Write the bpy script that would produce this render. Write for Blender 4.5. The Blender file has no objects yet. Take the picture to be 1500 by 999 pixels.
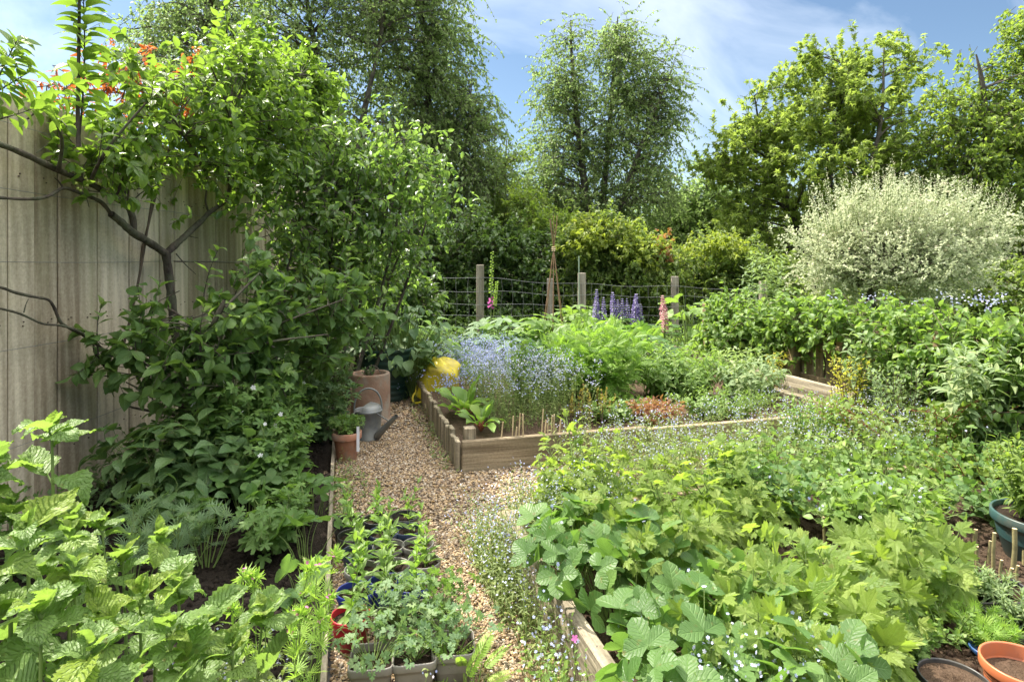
import bpy, math
import numpy as np
from mathutils import Vector

# ------------------------------------------------------------------ camera, world, sun, exposure
scene = bpy.context.scene
COL = scene.collection
F = 900.0          # focal length in photo pixels (1500 px wide)
EYE = 1.3
HOR = 382.0        # pixel row of the horizon

cam_d = bpy.data.cameras.new("camera")
cam = bpy.data.objects.new("camera", cam_d)
COL.objects.link(cam)
cam.location = (0, 0, EYE)
cam.rotation_euler = (math.radians(90), 0, 0)
cam_d.sensor_width = 36
cam_d.lens = F / 1500 * 36
cam_d.shift_y = -(499.5 - HOR) / 1500
cam_d.clip_start = 0.05
cam_d.clip_end = 2000
scene.camera = cam

SUN = Vector((-0.57, 0.42, 1.00)).normalized()
SUN_EL = math.asin(SUN.z)
SUN_ROT = math.atan2(SUN.x, SUN.y)

world = bpy.data.worlds.new("World")
scene.world = world
world.use_nodes = True
wt = world.node_tree
wt.nodes.clear()
wo = wt.nodes.new("ShaderNodeOutputWorld")
bg = wt.nodes.new("ShaderNodeBackground")
sky = wt.nodes.new("ShaderNodeTexSky")
sky.sky_type = 'NISHITA'
sky.sun_disc = False
sky.sun_elevation = SUN_EL
sky.sun_rotation = SUN_ROT
sky.altitude = 50
sky.air_density = 1.0
sky.dust_density = 0.6
sky.ozone_density = 1.6
tcw = wt.nodes.new("ShaderNodeTexCoord")
mpw = wt.nodes.new("ShaderNodeMapping")
mpw.inputs['Rotation'].default_value = (0.3, 0.5, 0.5)
mpw.inputs['Scale'].default_value = (1.2, 5.5, 3.0)
wt.links.new(tcw.outputs['Generated'], mpw.inputs['Vector'])
nz = wt.nodes.new("ShaderNodeTexNoise")
nz.inputs['Scale'].default_value = 1.6
nz.inputs['Detail'].default_value = 7
nz.inputs['Roughness'].default_value = 0.55
nz.inputs['Distortion'].default_value = 0.6
wt.links.new(mpw.outputs[0], nz.inputs['Vector'])
crw = wt.nodes.new("ShaderNodeMapRange")
crw.inputs[1].default_value = 0.46
crw.inputs[2].default_value = 0.80
crw.inputs[3].default_value = 0.0
crw.inputs[4].default_value = 0.17
wt.links.new(nz.outputs['Fac'], crw.inputs[0])
mxw = wt.nodes.new("ShaderNodeMix")
mxw.data_type = 'RGBA'
# unseen bright veil above the view, added to the sky as fill light
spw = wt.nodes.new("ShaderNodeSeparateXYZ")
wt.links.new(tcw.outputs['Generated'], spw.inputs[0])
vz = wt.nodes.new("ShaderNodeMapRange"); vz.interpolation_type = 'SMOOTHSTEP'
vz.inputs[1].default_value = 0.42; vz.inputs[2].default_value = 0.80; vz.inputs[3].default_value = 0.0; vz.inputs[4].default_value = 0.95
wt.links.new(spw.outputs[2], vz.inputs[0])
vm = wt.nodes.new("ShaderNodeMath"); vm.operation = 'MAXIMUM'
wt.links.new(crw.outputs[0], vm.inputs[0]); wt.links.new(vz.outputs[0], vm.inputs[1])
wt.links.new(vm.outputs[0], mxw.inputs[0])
tnt = wt.nodes.new("ShaderNodeMix")
tnt.data_type = 'RGBA'; tnt.blend_type = 'MULTIPLY'
tnt.inputs[0].default_value = 1.0
wt.links.new(sky.outputs[0], tnt.inputs[6])
tnt.inputs[7].default_value = (0.315, 0.335, 0.335, 1)
wt.links.new(tnt.outputs[2], mxw.inputs[6])
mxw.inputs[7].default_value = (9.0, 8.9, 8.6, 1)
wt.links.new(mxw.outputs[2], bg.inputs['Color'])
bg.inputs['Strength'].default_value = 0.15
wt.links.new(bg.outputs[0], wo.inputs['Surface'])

sun_d = bpy.data.lights.new("sun", 'SUN')
sun_d.energy = 3.5
sun_d.angle = math.radians(0.5)
sun_d.color = (1.0, 0.93, 0.80)
sun_o = bpy.data.objects.new("sun", sun_d)
COL.objects.link(sun_o)
sun_o.rotation_euler = (-SUN).to_track_quat('-Z', 'Y').to_euler()
sun_o.location = (-10, -4, 14)

scene.view_settings.view_transform = 'Standard'
scene.view_settings.look = 'None'
scene.view_settings.exposure = 1.7
scene.view_settings.gamma = 1.0
scene.view_settings.use_curve_mapping = False
scene.cycles.max_bounces = 7
scene.cycles.diffuse_bounces = 4
scene.cycles.glossy_bounces = 2
scene.cycles.transmission_bounces = 5
scene.cycles.caustics_reflective = False
scene.cycles.caustics_refractive = False
scene.cycles.sample_clamp_indirect = 6

# ------------------------------------------------------------------ helpers
def px(x, y, Y):
    """photo pixel -> world point at depth Y"""
    return np.array([(x - 750) / F * Y, Y, EYE - (y - HOR) / F * Y])

def gnd(x, y, z=0.0):
    Y = (EYE - z) * F / (y - HOR)
    return np.array([(x - 750) / F * Y, Y, z])

def fp(x, y, off=0.1):
    """photo pixel -> point on a plane parallel to the timber fence"""
    X = -2.30 + off
    Y = -X * F / (750 - x)
    return np.array([X, Y, EYE - (y - HOR) / F * Y])

def nrm(a):
    return a / np.maximum(np.linalg.norm(a, axis=-1, keepdims=True), 1e-9)

class MB:
    """collects geometry and links it as ONE mesh object"""
    def __init__(s):
        s.v, s.l, s.t, s.uv, s.ti, s.m = [], [], [], [], [], []
        s.n = 0
    def add(s, V, loops, totals, UV=None, tint=None, mat=0):
        V = np.asarray(V, float).reshape(-1, 3)
        s.v.append(V)
        s.l.append(np.asarray(loops, np.int64).ravel() + s.n)
        totals = np.asarray(totals, np.int64).ravel()
        s.t.append(totals)
        s.uv.append(np.zeros((len(V), 2)) if UV is None else np.asarray(UV, float).reshape(-1, 2))
        if tint is None: tint = 0.5
        s.ti.append(np.broadcast_to(np.asarray(tint, float), (len(V),)))
        s.m.append(np.broadcast_to(np.asarray(mat, np.int32), (len(totals),)))
        s.n += len(V)
    def poly(s, V, faces, tint=0.5, mat=0, UV=None):
        s.add(V, [i for f in faces for i in f], [len(f) for f in faces], UV, tint, mat)
    def box(s, c, size, rz=0, tint=0.5, mat=0, bev=0.0, tilt=None):
        hx, hy, hz = [k / 2 for k in size]
        b = min(bev, hx * .9, hy * .9, hz * .9)
        if b > 0:
            V = []
            for sx in (-1, 1):
                for sy in (-1, 1):
                    for sz in (-1, 1):
                        V += [(sx * (hx - b), sy * (hy - b), sz * hz), (sx * (hx - b), sy * hy, sz * (hz - b)), (sx * hx, sy * (hy - b), sz * (hz - b))]
            V = np.array(V)
            idx = lambda sx, sy, sz, k: ((sx * 2 + sy) * 2 + sz) * 3 + k
            Fs = []
            Fs += [[idx(a, b_, 0, 0) for a, b_ in ((0, 0), (0, 1), (1, 1), (1, 0))], [idx(a, b_, 1, 0) for a, b_ in ((0, 0), (1, 0), (1, 1), (0, 1))]]
            Fs += [[idx(a, 0, c_, 1) for a, c_ in ((0, 0), (1, 0), (1, 1), (0, 1))], [idx(a, 1, c_, 1) for a, c_ in ((0, 0), (0, 1), (1, 1), (1, 0))]]
            Fs += [[idx(0, a, c_, 2) for a, c_ in ((0, 0), (0, 1), (1, 1), (1, 0))], [idx(1, a, c_, 2) for a, c_ in ((0, 0), (1, 0), (1, 1), (0, 1))]]
            for a in (0, 1):
                for c_ in (0, 1):
                    Fs.append([idx(0, a, c_, 0), idx(1, a, c_, 0), idx(1, a, c_, 1), idx(0, a, c_, 1)][::(1 if (a == 0) == (c_ == 1) else -1)])
                    Fs.append([idx(a, 0, c_, 0), idx(a, 1, c_, 0), idx(a, 1, c_, 2), idx(a, 0, c_, 2)][::(1 if (a == 1) == (c_ == 1) else -1)])
                    Fs.append([idx(a, c_, 0, 1), idx(a, c_, 1, 1), idx(a, c_, 1, 2), idx(a, c_, 0, 2)][::(1 if (a == 1) == (c_ == 0) else -1)])
                    for d in (0, 1):
                        f = [idx(a, c_, d, 0), idx(a, c_, d, 1), idx(a, c_, d, 2)]
                        Fs.append(f if (a + c_ + d) % 2 == 0 else f[::-1])
        else:
            V = np.array([(a * hx, b_ * hy, c_ * hz) for a in (-1, 1) for b_ in (-1, 1) for c_ in (-1, 1)])
            Fs = [[0, 1, 3, 2], [4, 6, 7, 5], [0, 4, 5, 1], [2, 3, 7, 6], [0, 2, 6, 4], [1, 5, 7, 3]]
        if tilt is not None:
            V = V @ np.array(tilt).T
        cz, sz_ = math.cos(rz), math.sin(rz)
        V = V @ np.array([[cz, sz_, 0], [-sz_, cz, 0], [0, 0, 1]]) + np.array(c)
        s.poly(V, Fs, tint, mat)
    def lathe(s, prof, c=(0, 0, 0), n=28, tint=0.5, mat=0, R=None, square=0.0):
        """prof: list of (r, z); square>0 makes a rounded square section"""
        a = np.arange(n) * 2 * math.pi / n
        ca, sa = np.cos(a), np.sin(a)
        k = np.ones(n)
        if square > 0:
            p = 2 + square * 6
            k = (np.abs(ca) ** p + np.abs(sa) ** p) ** (-1 / p)
        V = np.concatenate([np.stack([r * k * ca, r * k * sa, np.full(n, z)], 1) for r, z in prof])
        if R is not None: V = V @ np.array(R).T
        V = V + np.array(c)
        lo = []
        for i in range(len(prof) - 1):
            j = np.arange(n); j2 = (j + 1) % n
            lo.append(np.stack([i * n + j, i * n + j2, (i + 1) * n + j2, (i + 1) * n + j], 1))
        lo = np.concatenate(lo)
        s.add(V, lo.ravel(), np.full(len(lo), 4), None, tint, mat)
    def disc(s, c, r, n=28, tint=0.5, mat=0, square=0.0, jit=0.0, rng=None):
        rings = 4
        a = np.arange(n) * 2 * math.pi / n
        k = np.ones(n)
        if square > 0:
            p = 2 + square * 6
            k = (np.abs(np.cos(a)) ** p + np.abs(np.sin(a)) ** p) ** (-1 / p)
        V = [np.array([[0, 0, 0.0]])]
        for i in range(1, rings + 1):
            V.append(np.stack([np.cos(a) * k * r * i / rings, np.sin(a) * k * r * i / rings, np.zeros(n)], 1))
        V = np.concatenate(V)
        if jit and rng is not None: V[:-n, 2] += rng.normal(0, jit, len(V) - n)
        Fs = [[0, 1 + j, 1 + (j + 1) % n] for j in range(n)]
        for i in range(rings - 1):
            for j in range(n):
                Fs.append([1 + i * n + j, 1 + (i + 1) * n + j, 1 + (i + 1) * n + (j + 1) % n, 1 + i * n + (j + 1) % n])
        s.poly(V + np.array(c), Fs, tint, mat)
    def tubes(s, P, R, sides=5, tint=0.5, mat=0, cap=False):
        P = np.asarray(P, float)
        if P.ndim == 2: P = P[None]
        N, K, _ = P.shape
        R = np.broadcast_to(np.asarray(R, float), (N, K)) if np.ndim(R) != 1 else np.broadcast_to(np.asarray(R, float)[None, :], (N, K))
        T = nrm(np.gradient(P, axis=1))
        mt = np.abs(T.mean(1))
        ref = np.eye(3)[np.argmin(mt, axis=1)][:, None, :]
        n1 = nrm(np.cross(T, np.broadcast_to(ref, T.shape)))
        n2 = np.cross(T, n1)
        a = np.arange(sides) * 2 * math.pi / sides
        V = P[:, :, None, :] + R[:, :, None, None] * (np.cos(a)[None, None, :, None] * n1[:, :, None, :] + np.sin(a)[None, None, :, None] * n2[:, :, None, :])
        base = (np.arange(N) * K * sides)[:, None, None]
        k = np.arange(K - 1)[None, :, None]; j = np.arange(sides)[None, None, :]; j2 = (j + 1) % sides
        q = np.stack([base + k * sides + j, base + k * sides + j2, base + (k + 1) * sides + j2, base + (k + 1) * sides + j], -1)
        uv = np.stack(np.broadcast_arrays((a / 6.283)[None, None, :], np.linspace(0, 1, K)[None, :, None], np.zeros((N, 1, 1)))[:2], -1)
        ti = np.asarray(tint, float)
        if ti.ndim == 1: ti = np.repeat(ti, K * sides)
        s.add(V.reshape(-1, 3), q.ravel(), np.full(q.size // 4, 4), uv.reshape(-1, 2), ti, mat)
        if cap:
            for i in range(N):
                Vc = V[i, -1]
                s.poly(Vc, [list(range(sides))], 0.9 if np.ndim(tint) else tint, mat)
                s.poly(V[i, 0], [list(range(sides))[::-1]], 0.5, mat)
    def place(s, T, P, D, U, S, tint, mat=0):
        """instances of a template (or of several, at random) baked into this mesh"""
        if isinstance(T, list):
            k = np.arange(len(P)) % len(T)
            for i, t in enumerate(T):
                m = k == i
                if m.any(): s.place(t, P[m], D[m], U[m], S[m], tint[m], mat)
            return
        V, L, TT, UV = T
        y = nrm(D); z = nrm(U - (U * y).sum(-1, keepdims=True) * y + 1e-6); x = np.cross(y, z)
        W = (V[None, :, 0:1] * x[:, None, :] + V[None, :, 1:2] * y[:, None, :] + V[None, :, 2:3] * z[:, None, :]) * S[:, None, None] + P[:, None, :]
        N, n = len(P), len(V)
        lo = (L[None, :] + (np.arange(N) * n)[:, None]).ravel()
        s.add(W.reshape(-1, 3), lo, np.tile(TT, N), np.tile(UV, (N, 1)), np.repeat(tint, n), mat)
    def build(s, name, mats, parent=None, smooth=True, label=None, cat=None, group=None, kind=None):
        me = bpy.data.meshes.new(name)
        V = np.concatenate(s.v); L = np.concatenate(s.l); T = np.concatenate(s.t)
        if parent is not None and parent.type == 'EMPTY':
            V = V - np.array(parent.location)
        elif parent is not None:
            V = V - np.array(parent.get('_o', (0, 0, 0)))
        me.vertices.add(len(V)); me.vertices.foreach_set("co", V.astype(np.float32).ravel())
        me.loops.add(len(L)); me.loops.foreach_set("vertex_index", L.astype(np.int32))
        me.polygons.add(len(T))
        st = np.concatenate([[0], np.cumsum(T)[:-1]]).astype(np.int32)
        me.polygons.foreach_set("loop_start", st)
        me.polygons.foreach_set("material_index", np.concatenate(s.m).astype(np.int32))
        me.polygons.foreach_set("use_smooth", np.full(len(T), bool(smooth)))
        uvl = me.uv_layers.new(name="UVMap")
        uvl.data.foreach_set("uv", np.concatenate(s.uv)[L].astype(np.float32).ravel())
        at = me.attributes.new("tint", 'FLOAT', 'POINT')
        at.data.foreach_set("value", np.concatenate(s.ti).astype(np.float32))
        for m in (mats if isinstance(mats, (list, tuple)) else [mats]): me.materials.append(m)
        me.update(calc_edges=True)
        o = bpy.data.objects.new(name, me)
        COL.objects.link(o)
        if parent is not None:
            o.parent = parent
            o['_o'] = tuple(parent.location) if parent.type == 'EMPTY' else tuple(parent.get('_o', (0, 0, 0)))
        tag(o, label, cat, group, kind)
        return o

def tag(o, label=None, cat=None, group=None, kind=None):
    if label: o['label'] = label
    if cat: o['category'] = cat
    if group: o['group'] = group
    if kind: o['kind'] = kind
    return o

def thing(name, label, cat, loc, group=None):
    o = bpy.data.objects.new(name, None)
    COL.objects.link(o)
    o.empty_display_size = 0.1
    o.location = [float(k) for k in loc]
    return tag(o, label, cat, group)

def dup(root, loc, rz=0.0, label=None):
    r = root.copy(); COL.objects.link(r)
    r.location = [float(k) for k in loc]; r.rotation_euler = (0, 0, rz)
    if label: r['label'] = label
    for ch in list(root.children):
        c = ch.copy(); COL.objects.link(c); c.parent = r
        for g in list(ch.children):
            d = g.copy(); COL.objects.link(d); d.parent = c
    return r

# ------------------------------------------------------------------ materials
def new_mat(name):
    m = bpy.data.materials.new(name); m.use_nodes = True
    nt = m.node_tree; nt.nodes.clear()
    out = nt.nodes.new("ShaderNodeOutputMaterial")
    return m, nt, out

def N(nt, typ, **kw):
    n = nt.nodes.new(typ)
    for k, v in kw.items(): setattr(n, k, v)
    return n

def setin(n, **kw):
    for k, v in kw.items(): n.inputs[k.replace('_', ' ')].default_value = v

def ramp(nt, fac, stops):
    r = N(nt, "ShaderNodeValToRGB")
    e = r.color_ramp.elements
    while len(e) < len(stops): e.new(0.5)
    for i, (p, c) in enumerate(stops):
        e[i].position = p; e[i].color = (*c, 1)
    nt.links.new(fac, r.inputs[0])
    return r.outputs[0]

def mixc(nt, fac, a, b, mode='MIX'):
    m = N(nt, "ShaderNodeMix", data_type='RGBA', blend_type=mode)
    for sock, v in ((m.inputs[0], fac), (m.inputs[6], a), (m.inputs[7], b)):
        if isinstance(v, (int, float)): sock.default_value = v
        elif isinstance(v, tuple): sock.default_value = (*v, 1)
        else: nt.links.new(v, sock)
    return m.outputs[2]

def math_(nt, op, a, b=0.0, c=0.0):
    m = N(nt, "ShaderNodeMath", operation=op)
    for s_, v in zip(m.inputs, (a, b, c)):
        if isinstance(v, (int, float)): s_.default_value = v
        else: nt.links.new(v, s_)
    return m.outputs[0]

def attr(nt, name='tint'):
    return N(nt, "ShaderNodeAttribute", attribute_name=name).outputs['Fac']

def noise(nt, scale, detail=4, rough=0.55, vec=None, stretch=None, w=None, dist=0.0):
    n = N(nt, "ShaderNodeTexNoise")
    if w is not None:
        n.noise_dimensions = '4D'; nt.links.new(w, n.inputs['W'])
    n.inputs['Scale'].default_value = scale; n.inputs['Detail'].default_value = detail; n.inputs['Roughness'].default_value = rough
    n.inputs['Distortion'].default_value = dist
    tc = N(nt, "ShaderNodeTexCoord").outputs['Object'] if vec is None else vec
    if stretch is not None:
        mp = N(nt, "ShaderNodeMapping"); mp.inputs['Scale'].default_value = stretch
        nt.links.new(tc, mp.inputs['Vector']); tc = mp.outputs[0]
    nt.links.new(tc, n.inputs['Vector'])
    return n.outputs['Fac']

def bump(nt, h, strength=0.4, dist=0.01):
    b = N(nt, "ShaderNodeBump"); b.inputs['Strength'].default_value = strength; b.inputs['Distance'].default_value = dist
    nt.links.new(h, b.inputs['Height']); return b.outputs[0]

def leaf_mat(name, dark, light, trans=0.40, rough=0.38, spec=0.5, vein=0.0, tcol=None, under=0.35, nside=8.0, young=None):
    if light[1] < 0.45 and light[1] > light[0]:
        dark = (dark[0] * 1.32, dark[1] * 1.30, dark[2] * 1.25); light = (light[0] * 1.20, light[1] * 1.18, light[2] * 1.15)
    m, nt, out = new_mat(name)
    t = attr(nt)
    stops = [(0.1, dark), (0.8, light)]
    stops.append((0.955, young or tuple(min(1, k) for k in (light[0] * 1.35, light[1] * 1.15, light[2]))))
    c = ramp(nt, t, stops)
    nvar = noise(nt, 9.0, 3)
    c = mixc(nt, 0.30, c, ramp(nt, nvar, [(0.3, tuple(k * 0.55 for k in dark)), (0.7, tuple(min(1, k * 1.25) for k in light))]))
    if vein >= 0.5:   # blemishes and dry spots
        bl = noise(nt, 42.0, 4, 0.6)
        c = mixc(nt, ramp(nt, bl, [(0.63, (0, 0, 0)), (0.70, (0.75,) * 3)]), c, (0.16, 0.13, 0.035))
    nrm_in = None
    if vein > 0:
        uv = N(nt, "ShaderNodeUVMap").outputs[0]
        sp = N(nt, "ShaderNodeSeparateXYZ"); nt.links.new(uv, sp.inputs[0])
        au = math_(nt, 'ABSOLUTE', sp.outputs[0])
        sv = math_(nt, 'MULTIPLY', math_(nt, 'SUBTRACT', sp.outputs[1], math_(nt, 'MULTIPLY', au, 0.28)), nside)
        fr = math_(nt, 'ABSOLUTE', math_(nt, 'SUBTRACT', math_(nt, 'FRACT', sv), 0.5))
        side = math_(nt, 'SMOOTH_MIN', math_(nt, 'MULTIPLY', math_(nt, 'SUBTRACT', 0.5, fr), 6.0), 1.0, 0.3)
        mid = math_(nt, 'SMOOTH_MIN', math_(nt, 'MULTIPLY', au, 11.0), 1.0, 0.3)
        hgt = math_(nt, 'MULTIPLY', side, mid)
        inv = math_(nt, 'SUBTRACT', 1.0, hgt)
        c = mixc(nt, math_(nt, 'MULTIPLY', inv, 0.45 * vein), c, tuple(min(1, k * 1.9 + 0.02) for k in light))
        cr = noise(nt, 95.0, 2)
        hh = math_(nt, 'ADD', hgt, math_(nt, 'MULTIPLY', cr, 0.5))
        nrm_in = bump(nt, hh, 0.75 * min(1, vein), 0.009)
    geo = N(nt, "ShaderNodeNewGeometry")
    pale = tuple(min(1, k * 1.25 + 0.035) for k in light)
    cb = mixc(nt, math_(nt, 'MULTIPLY', geo.outputs['Backfacing'], under), c, pale)
    p = N(nt, "ShaderNodeBsdfPrincipled")
    nt.links.new(cb, p.inputs['Base Color'])
    p.inputs['Roughness'].default_value = rough
    p.inputs['Specular IOR Level'].default_value = spec
    tr = N(nt, "ShaderNodeBsdfTranslucent")
    tc = tcol or (min(1, light[0] * 1.9 + 0.02), min(1, light[1] * 2.0 + 0.03), light[2] * 1.0)
    nt.links.new(mixc(nt, 0.75, c, tc), tr.inputs['Color'])
    if nrm_in is not None:
        nt.links.new(nrm_in, p.inputs['Normal'])
    mx = N(nt, "ShaderNodeMixShader"); mx.inputs[0].default_value = trans
    nt.links.new(p.outputs[0], mx.inputs[1]); nt.links.new(tr.outputs[0], mx.inputs[2])
    nt.links.new(mx.outputs[0], out.inputs[0])
    return m

def plain_mat(name, c1, c2=None, rough=0.5, nscale=12.0, metal=0.0, bstr=0.0, bscale=60.0, spec=0.5, by_tint=False, stretch=None, dirt=None, dscale=6.0):
    m, nt, out = new_mat(name)
    c2 = c2 or c1
    f = attr(nt) if by_tint else noise(nt, nscale, 5, stretch=stretch)
    c = ramp(nt, f, [(0.3 if not by_tint else 0.0, c1), (0.7 if not by_tint else 1.0, c2)])
    if by_tint:
        c = mixc(nt, 0.35, c, ramp(nt, noise(nt, nscale, 4, stretch=stretch), [(0.3, c1), (0.7, c2)]))
    if dirt:
        dn = noise(nt, dscale, 6, 0.65)
        c = mixc(nt, ramp(nt, dn, [(0.46, (0, 0, 0)), (0.66, (0.85, 0.85, 0.85))]), c, dirt)
    p = N(nt, "ShaderNodeBsdfPrincipled")
    nt.links.new(c, p.inputs['Base Color'])
    setin(p, Roughness=rough, Metallic=metal); p.inputs['Specular IOR Level'].default_value = spec
    if bstr: nt.links.new(bump(nt, noise(nt, bscale, 6, 0.6, stretch=stretch), bstr, 0.01), p.inputs['Normal'])
    nt.links.new(p.outputs[0], out.inputs[0])
    return m

def wood_mat(name, dark, light, axis='Z', green=None, rough=0.85, gs=1.0, knots=True, gamt=0.5, tvar=0.16, con=1.0):
    """sawn timber: fine grain along an axis, per-board shift through the tint attribute"""
    m, nt, out = new_mat(name)
    t = attr(nt)
    w = math_(nt, 'MULTIPLY', t, 37.0)
    fine = {'Z': (55, 55, 3.0), 'X': (3.0, 55, 55), 'Y': (55, 3.0, 55)}[axis]
    wide = {'Z': (9, 9, 0.6), 'X': (0.6, 9, 9), 'Y': (9, 0.6, 9)}[axis]
    knot = {'Z': (7, 7, 2.2), 'X': (2.2, 7, 7), 'Y': (7, 2.2, 7)}[axis]
    g = noise(nt, gs, 5, 0.6, stretch=fine, w=w, dist=0.3)
    b = noise(nt, gs, 4, 0.6, stretch=wide, w=w, dist=0.9)
    wv = N(nt, "ShaderNodeTexWave"); wv.wave_type = 'BANDS'; wv.bands_direction = 'DIAGONAL'
    wv.inputs['Scale'].default_value = 5.0; wv.inputs['Distortion'].default_value = 4.0; wv.inputs['Detail'].default_value = 3.0; wv.inputs['Detail Scale'].default_value = 0.7
    mpv = N(nt, "ShaderNodeMapping"); mpv.inputs['Scale'].default_value = {'Z': (1, 1.6, 0.12), 'X': (0.12, 1, 1.6), 'Y': (1, 0.12, 1.6)}[axis]
    cmb = N(nt, "ShaderNodeCombineXYZ"); nt.links.new(w, cmb.inputs[0]); nt.links.new(w, cmb.inputs[1]); nt.links.new(w, cmb.inputs[2])
    nt.links.new(cmb.outputs[0], mpv.inputs['Location'])
    nt.links.new(N(nt, "ShaderNodeTexCoord").outputs['Object'], mpv.inputs['Vector']); nt.links.new(mpv.outputs[0], wv.inputs['Vector'])
    wave = math_(nt, 'SUBTRACT', wv.outputs['Fac'], 0.5)
    s = math_(nt, 'ADD', math_(nt, 'MULTIPLY', g, 0.45 * con), math_(nt, 'MULTIPLY', b, 0.45 * con))
    s = math_(nt, 'ADD', s, 0.5 - 0.45 * con)
    s = math_(nt, 'ADD', s, math_(nt, 'MULTIPLY', wave, 0.09))
    s = math_(nt, 'ADD', s, math_(nt, 'MULTIPLY', math_(nt, 'SUBTRACT', noise(nt, 70, 3, 0.7), 0.5), 0.30))
    s = math_(nt, 'ADD', s, math_(nt, 'MULTIPLY', math_(nt, 'SUBTRACT', t, 0.5), tvar))
    c = ramp(nt, s, [(0.34, dark), (0.52, tuple((a + k) / 2 for a, k in zip(dark, light))), (0.66, light)])
    if green:
        gn = noise(nt, 1.0, 5, 0.6, stretch=tuple(k * 0.45 for k in wide), dist=0.5)
        c = mixc(nt, ramp(nt, gn, [(0.48, (0, 0, 0)), (0.68, (gamt,) * 3)]), c, green)
    if knots:
        v = N(nt, "ShaderNodeTexVoronoi"); v.inputs['Scale'].default_value = 0.75
        mp = N(nt, "ShaderNodeMapping"); mp.inputs['Scale'].default_value = knot
        nt.links.new(N(nt, "ShaderNodeTexCoord").outputs['Object'], mp.inputs[0]); nt.links.new(mp.outputs[0], v.inputs['Vector'])
        v.voronoi_dimensions = '4D'; nt.links.new(w, v.inputs['W'])
        c = mixc(nt, ramp(nt, v.outputs['Distance'], [(0.05, (0.95,) * 3), (0.12, (0.25,) * 3), (0.2, (0, 0, 0))]), c, tuple(k * 0.35 for k in dark))
    p = N(nt, "ShaderNodeBsdfPrincipled")
    nt.links.new(c, p.inputs['Base Color']); setin(p, Roughness=rough)
    p.inputs['Specular IOR Level'].default_value = 0.25
    nt.links.new(bump(nt, math_(nt, 'ADD', g, b), 0.5, 0.006), p.inputs['Normal'])
    nt.links.new(p.outputs[0], out.inputs[0])
    return m

def stone_mat(name, stops, rough=0.75):
    m, nt, out = new_mat(name)
    c = ramp(nt, attr(nt), stops)
    c = mixc(nt, 0.25, c, ramp(nt, noise(nt, 90, 3), [(0.3, (0.12, 0.08, 0.05)), (0.7, (0.6, 0.5, 0.38))]))
    p = N(nt, "ShaderNodeBsdfPrincipled")
    nt.links.new(c, p.inputs['Base Color']); setin(p, Roughness=rough)
    nt.links.new(p.outputs[0], out.inputs[0])
    return m

def soil_mat(name, c1, c2, scale=25.0, bs=1.0):
    m, nt, out = new_mat(name)
    a = noise(nt, scale, 8, 0.7); b = noise(nt, scale * 4, 6, 0.7)
    s = math_(nt, 'ADD', math_(nt, 'MULTIPLY', a, 0.6), math_(nt, 'MULTIPLY', b, 0.4))
    c = ramp(nt, s, [(0.35, c1), (0.62, c2), (0.75, tuple(min(1, k * 1.8) for k in c2))])
    p = N(nt, "ShaderNodeBsdfPrincipled")
    nt.links.new(c, p.inputs['Base Color']); setin(p, Roughness=0.95)
    p.inputs['Specular IOR Level'].default_value = 0.2
    nt.links.new(bump(nt, s, bs, 0.03), p.inputs['Normal'])
    nt.links.new(p.outputs[0], out.inputs[0])
    return m

# ------------------------------------------------------------------ leaf templates: (V, loops, totals, UV), length 1 along +y, normal +z
def grid_leaf(nl=6, w=0.5, peak=0.45, fold=0.25, curl=0.3, cols=1, teeth=0.0, nteeth=0, wave=0.0, sharp=1.0, seed=0, crinkle=0.0, stalk=0.0, tw=0.0):
    r = np.random.default_rng(seed)
    t = np.linspace(0, 1, nl + 1)
    e = math.log(0.5) / math.log(peak)
    prof = np.sin(math.pi * t ** e) ** sharp * w / 2
    prof[0] = w * 0.02; prof[-1] = 0.0015
    ncol = 2 * cols + 1
    u = np.linspace(-1, 1, ncol)
    V = np.zeros((nl + 1, ncol, 3)); UV = np.zeros((nl + 1, ncol, 2))
    ph = r.uniform(0, 6.28)
    for i, ti in enumerate(t):
        tooth = 1 + (teeth * (1 if i % 2 else -1) if (nteeth and 0 < i < nl) else 0)
        x = u * prof[i] * np.where(np.abs(u) > 0.99, tooth, 1)
        z = np.abs(x) * fold * 2
        z = z + wave * np.sin(ti * 9 + ph + np.sign(u) * 1.3) * np.abs(u) ** 2
        if crinkle: z = z + r.normal(0, crinkle, ncol) * (np.abs(u) < 0.99)
        a = curl * ti
        yy = (math.sin(a) / curl if abs(curl) > 1e-3 else ti); zz = -(1 - math.cos(a)) / curl if abs(curl) > 1e-3 else 0
        ca, sa = math.cos(a), math.sin(a)
        V[i, :, 0] = x + tw * ti * ti * 0.1; V[i, :, 1] = yy + stalk + z * sa; V[i, :, 2] = zz + z * ca
        UV[i, :, 0] = u; UV[i, :, 1] = ti
    L = []
    for i in range(nl):
        for j in range(ncol - 1):
            a = i * ncol + j
            L.append([a, a + 1, a + ncol + 1, a + ncol])
    L = np.array(L)
    return V.reshape(-1, 3), L.ravel(), np.full(len(L), 4), UV.reshape(-1, 2)

def small_leaf(w=0.6, fold=0.2):
    V = np.array([[0, 0, 0], [w / 2, 0.45, fold * w / 2], [0, 1, -0.08], [-w / 2, 0.45, fold * w / 2]], float)
    return V, np.array([0, 1, 2, 0, 2, 3]), np.array([3, 3]), np.array([[0, 0], [1, .45], [0, 1], [-1, .45]], float)

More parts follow.
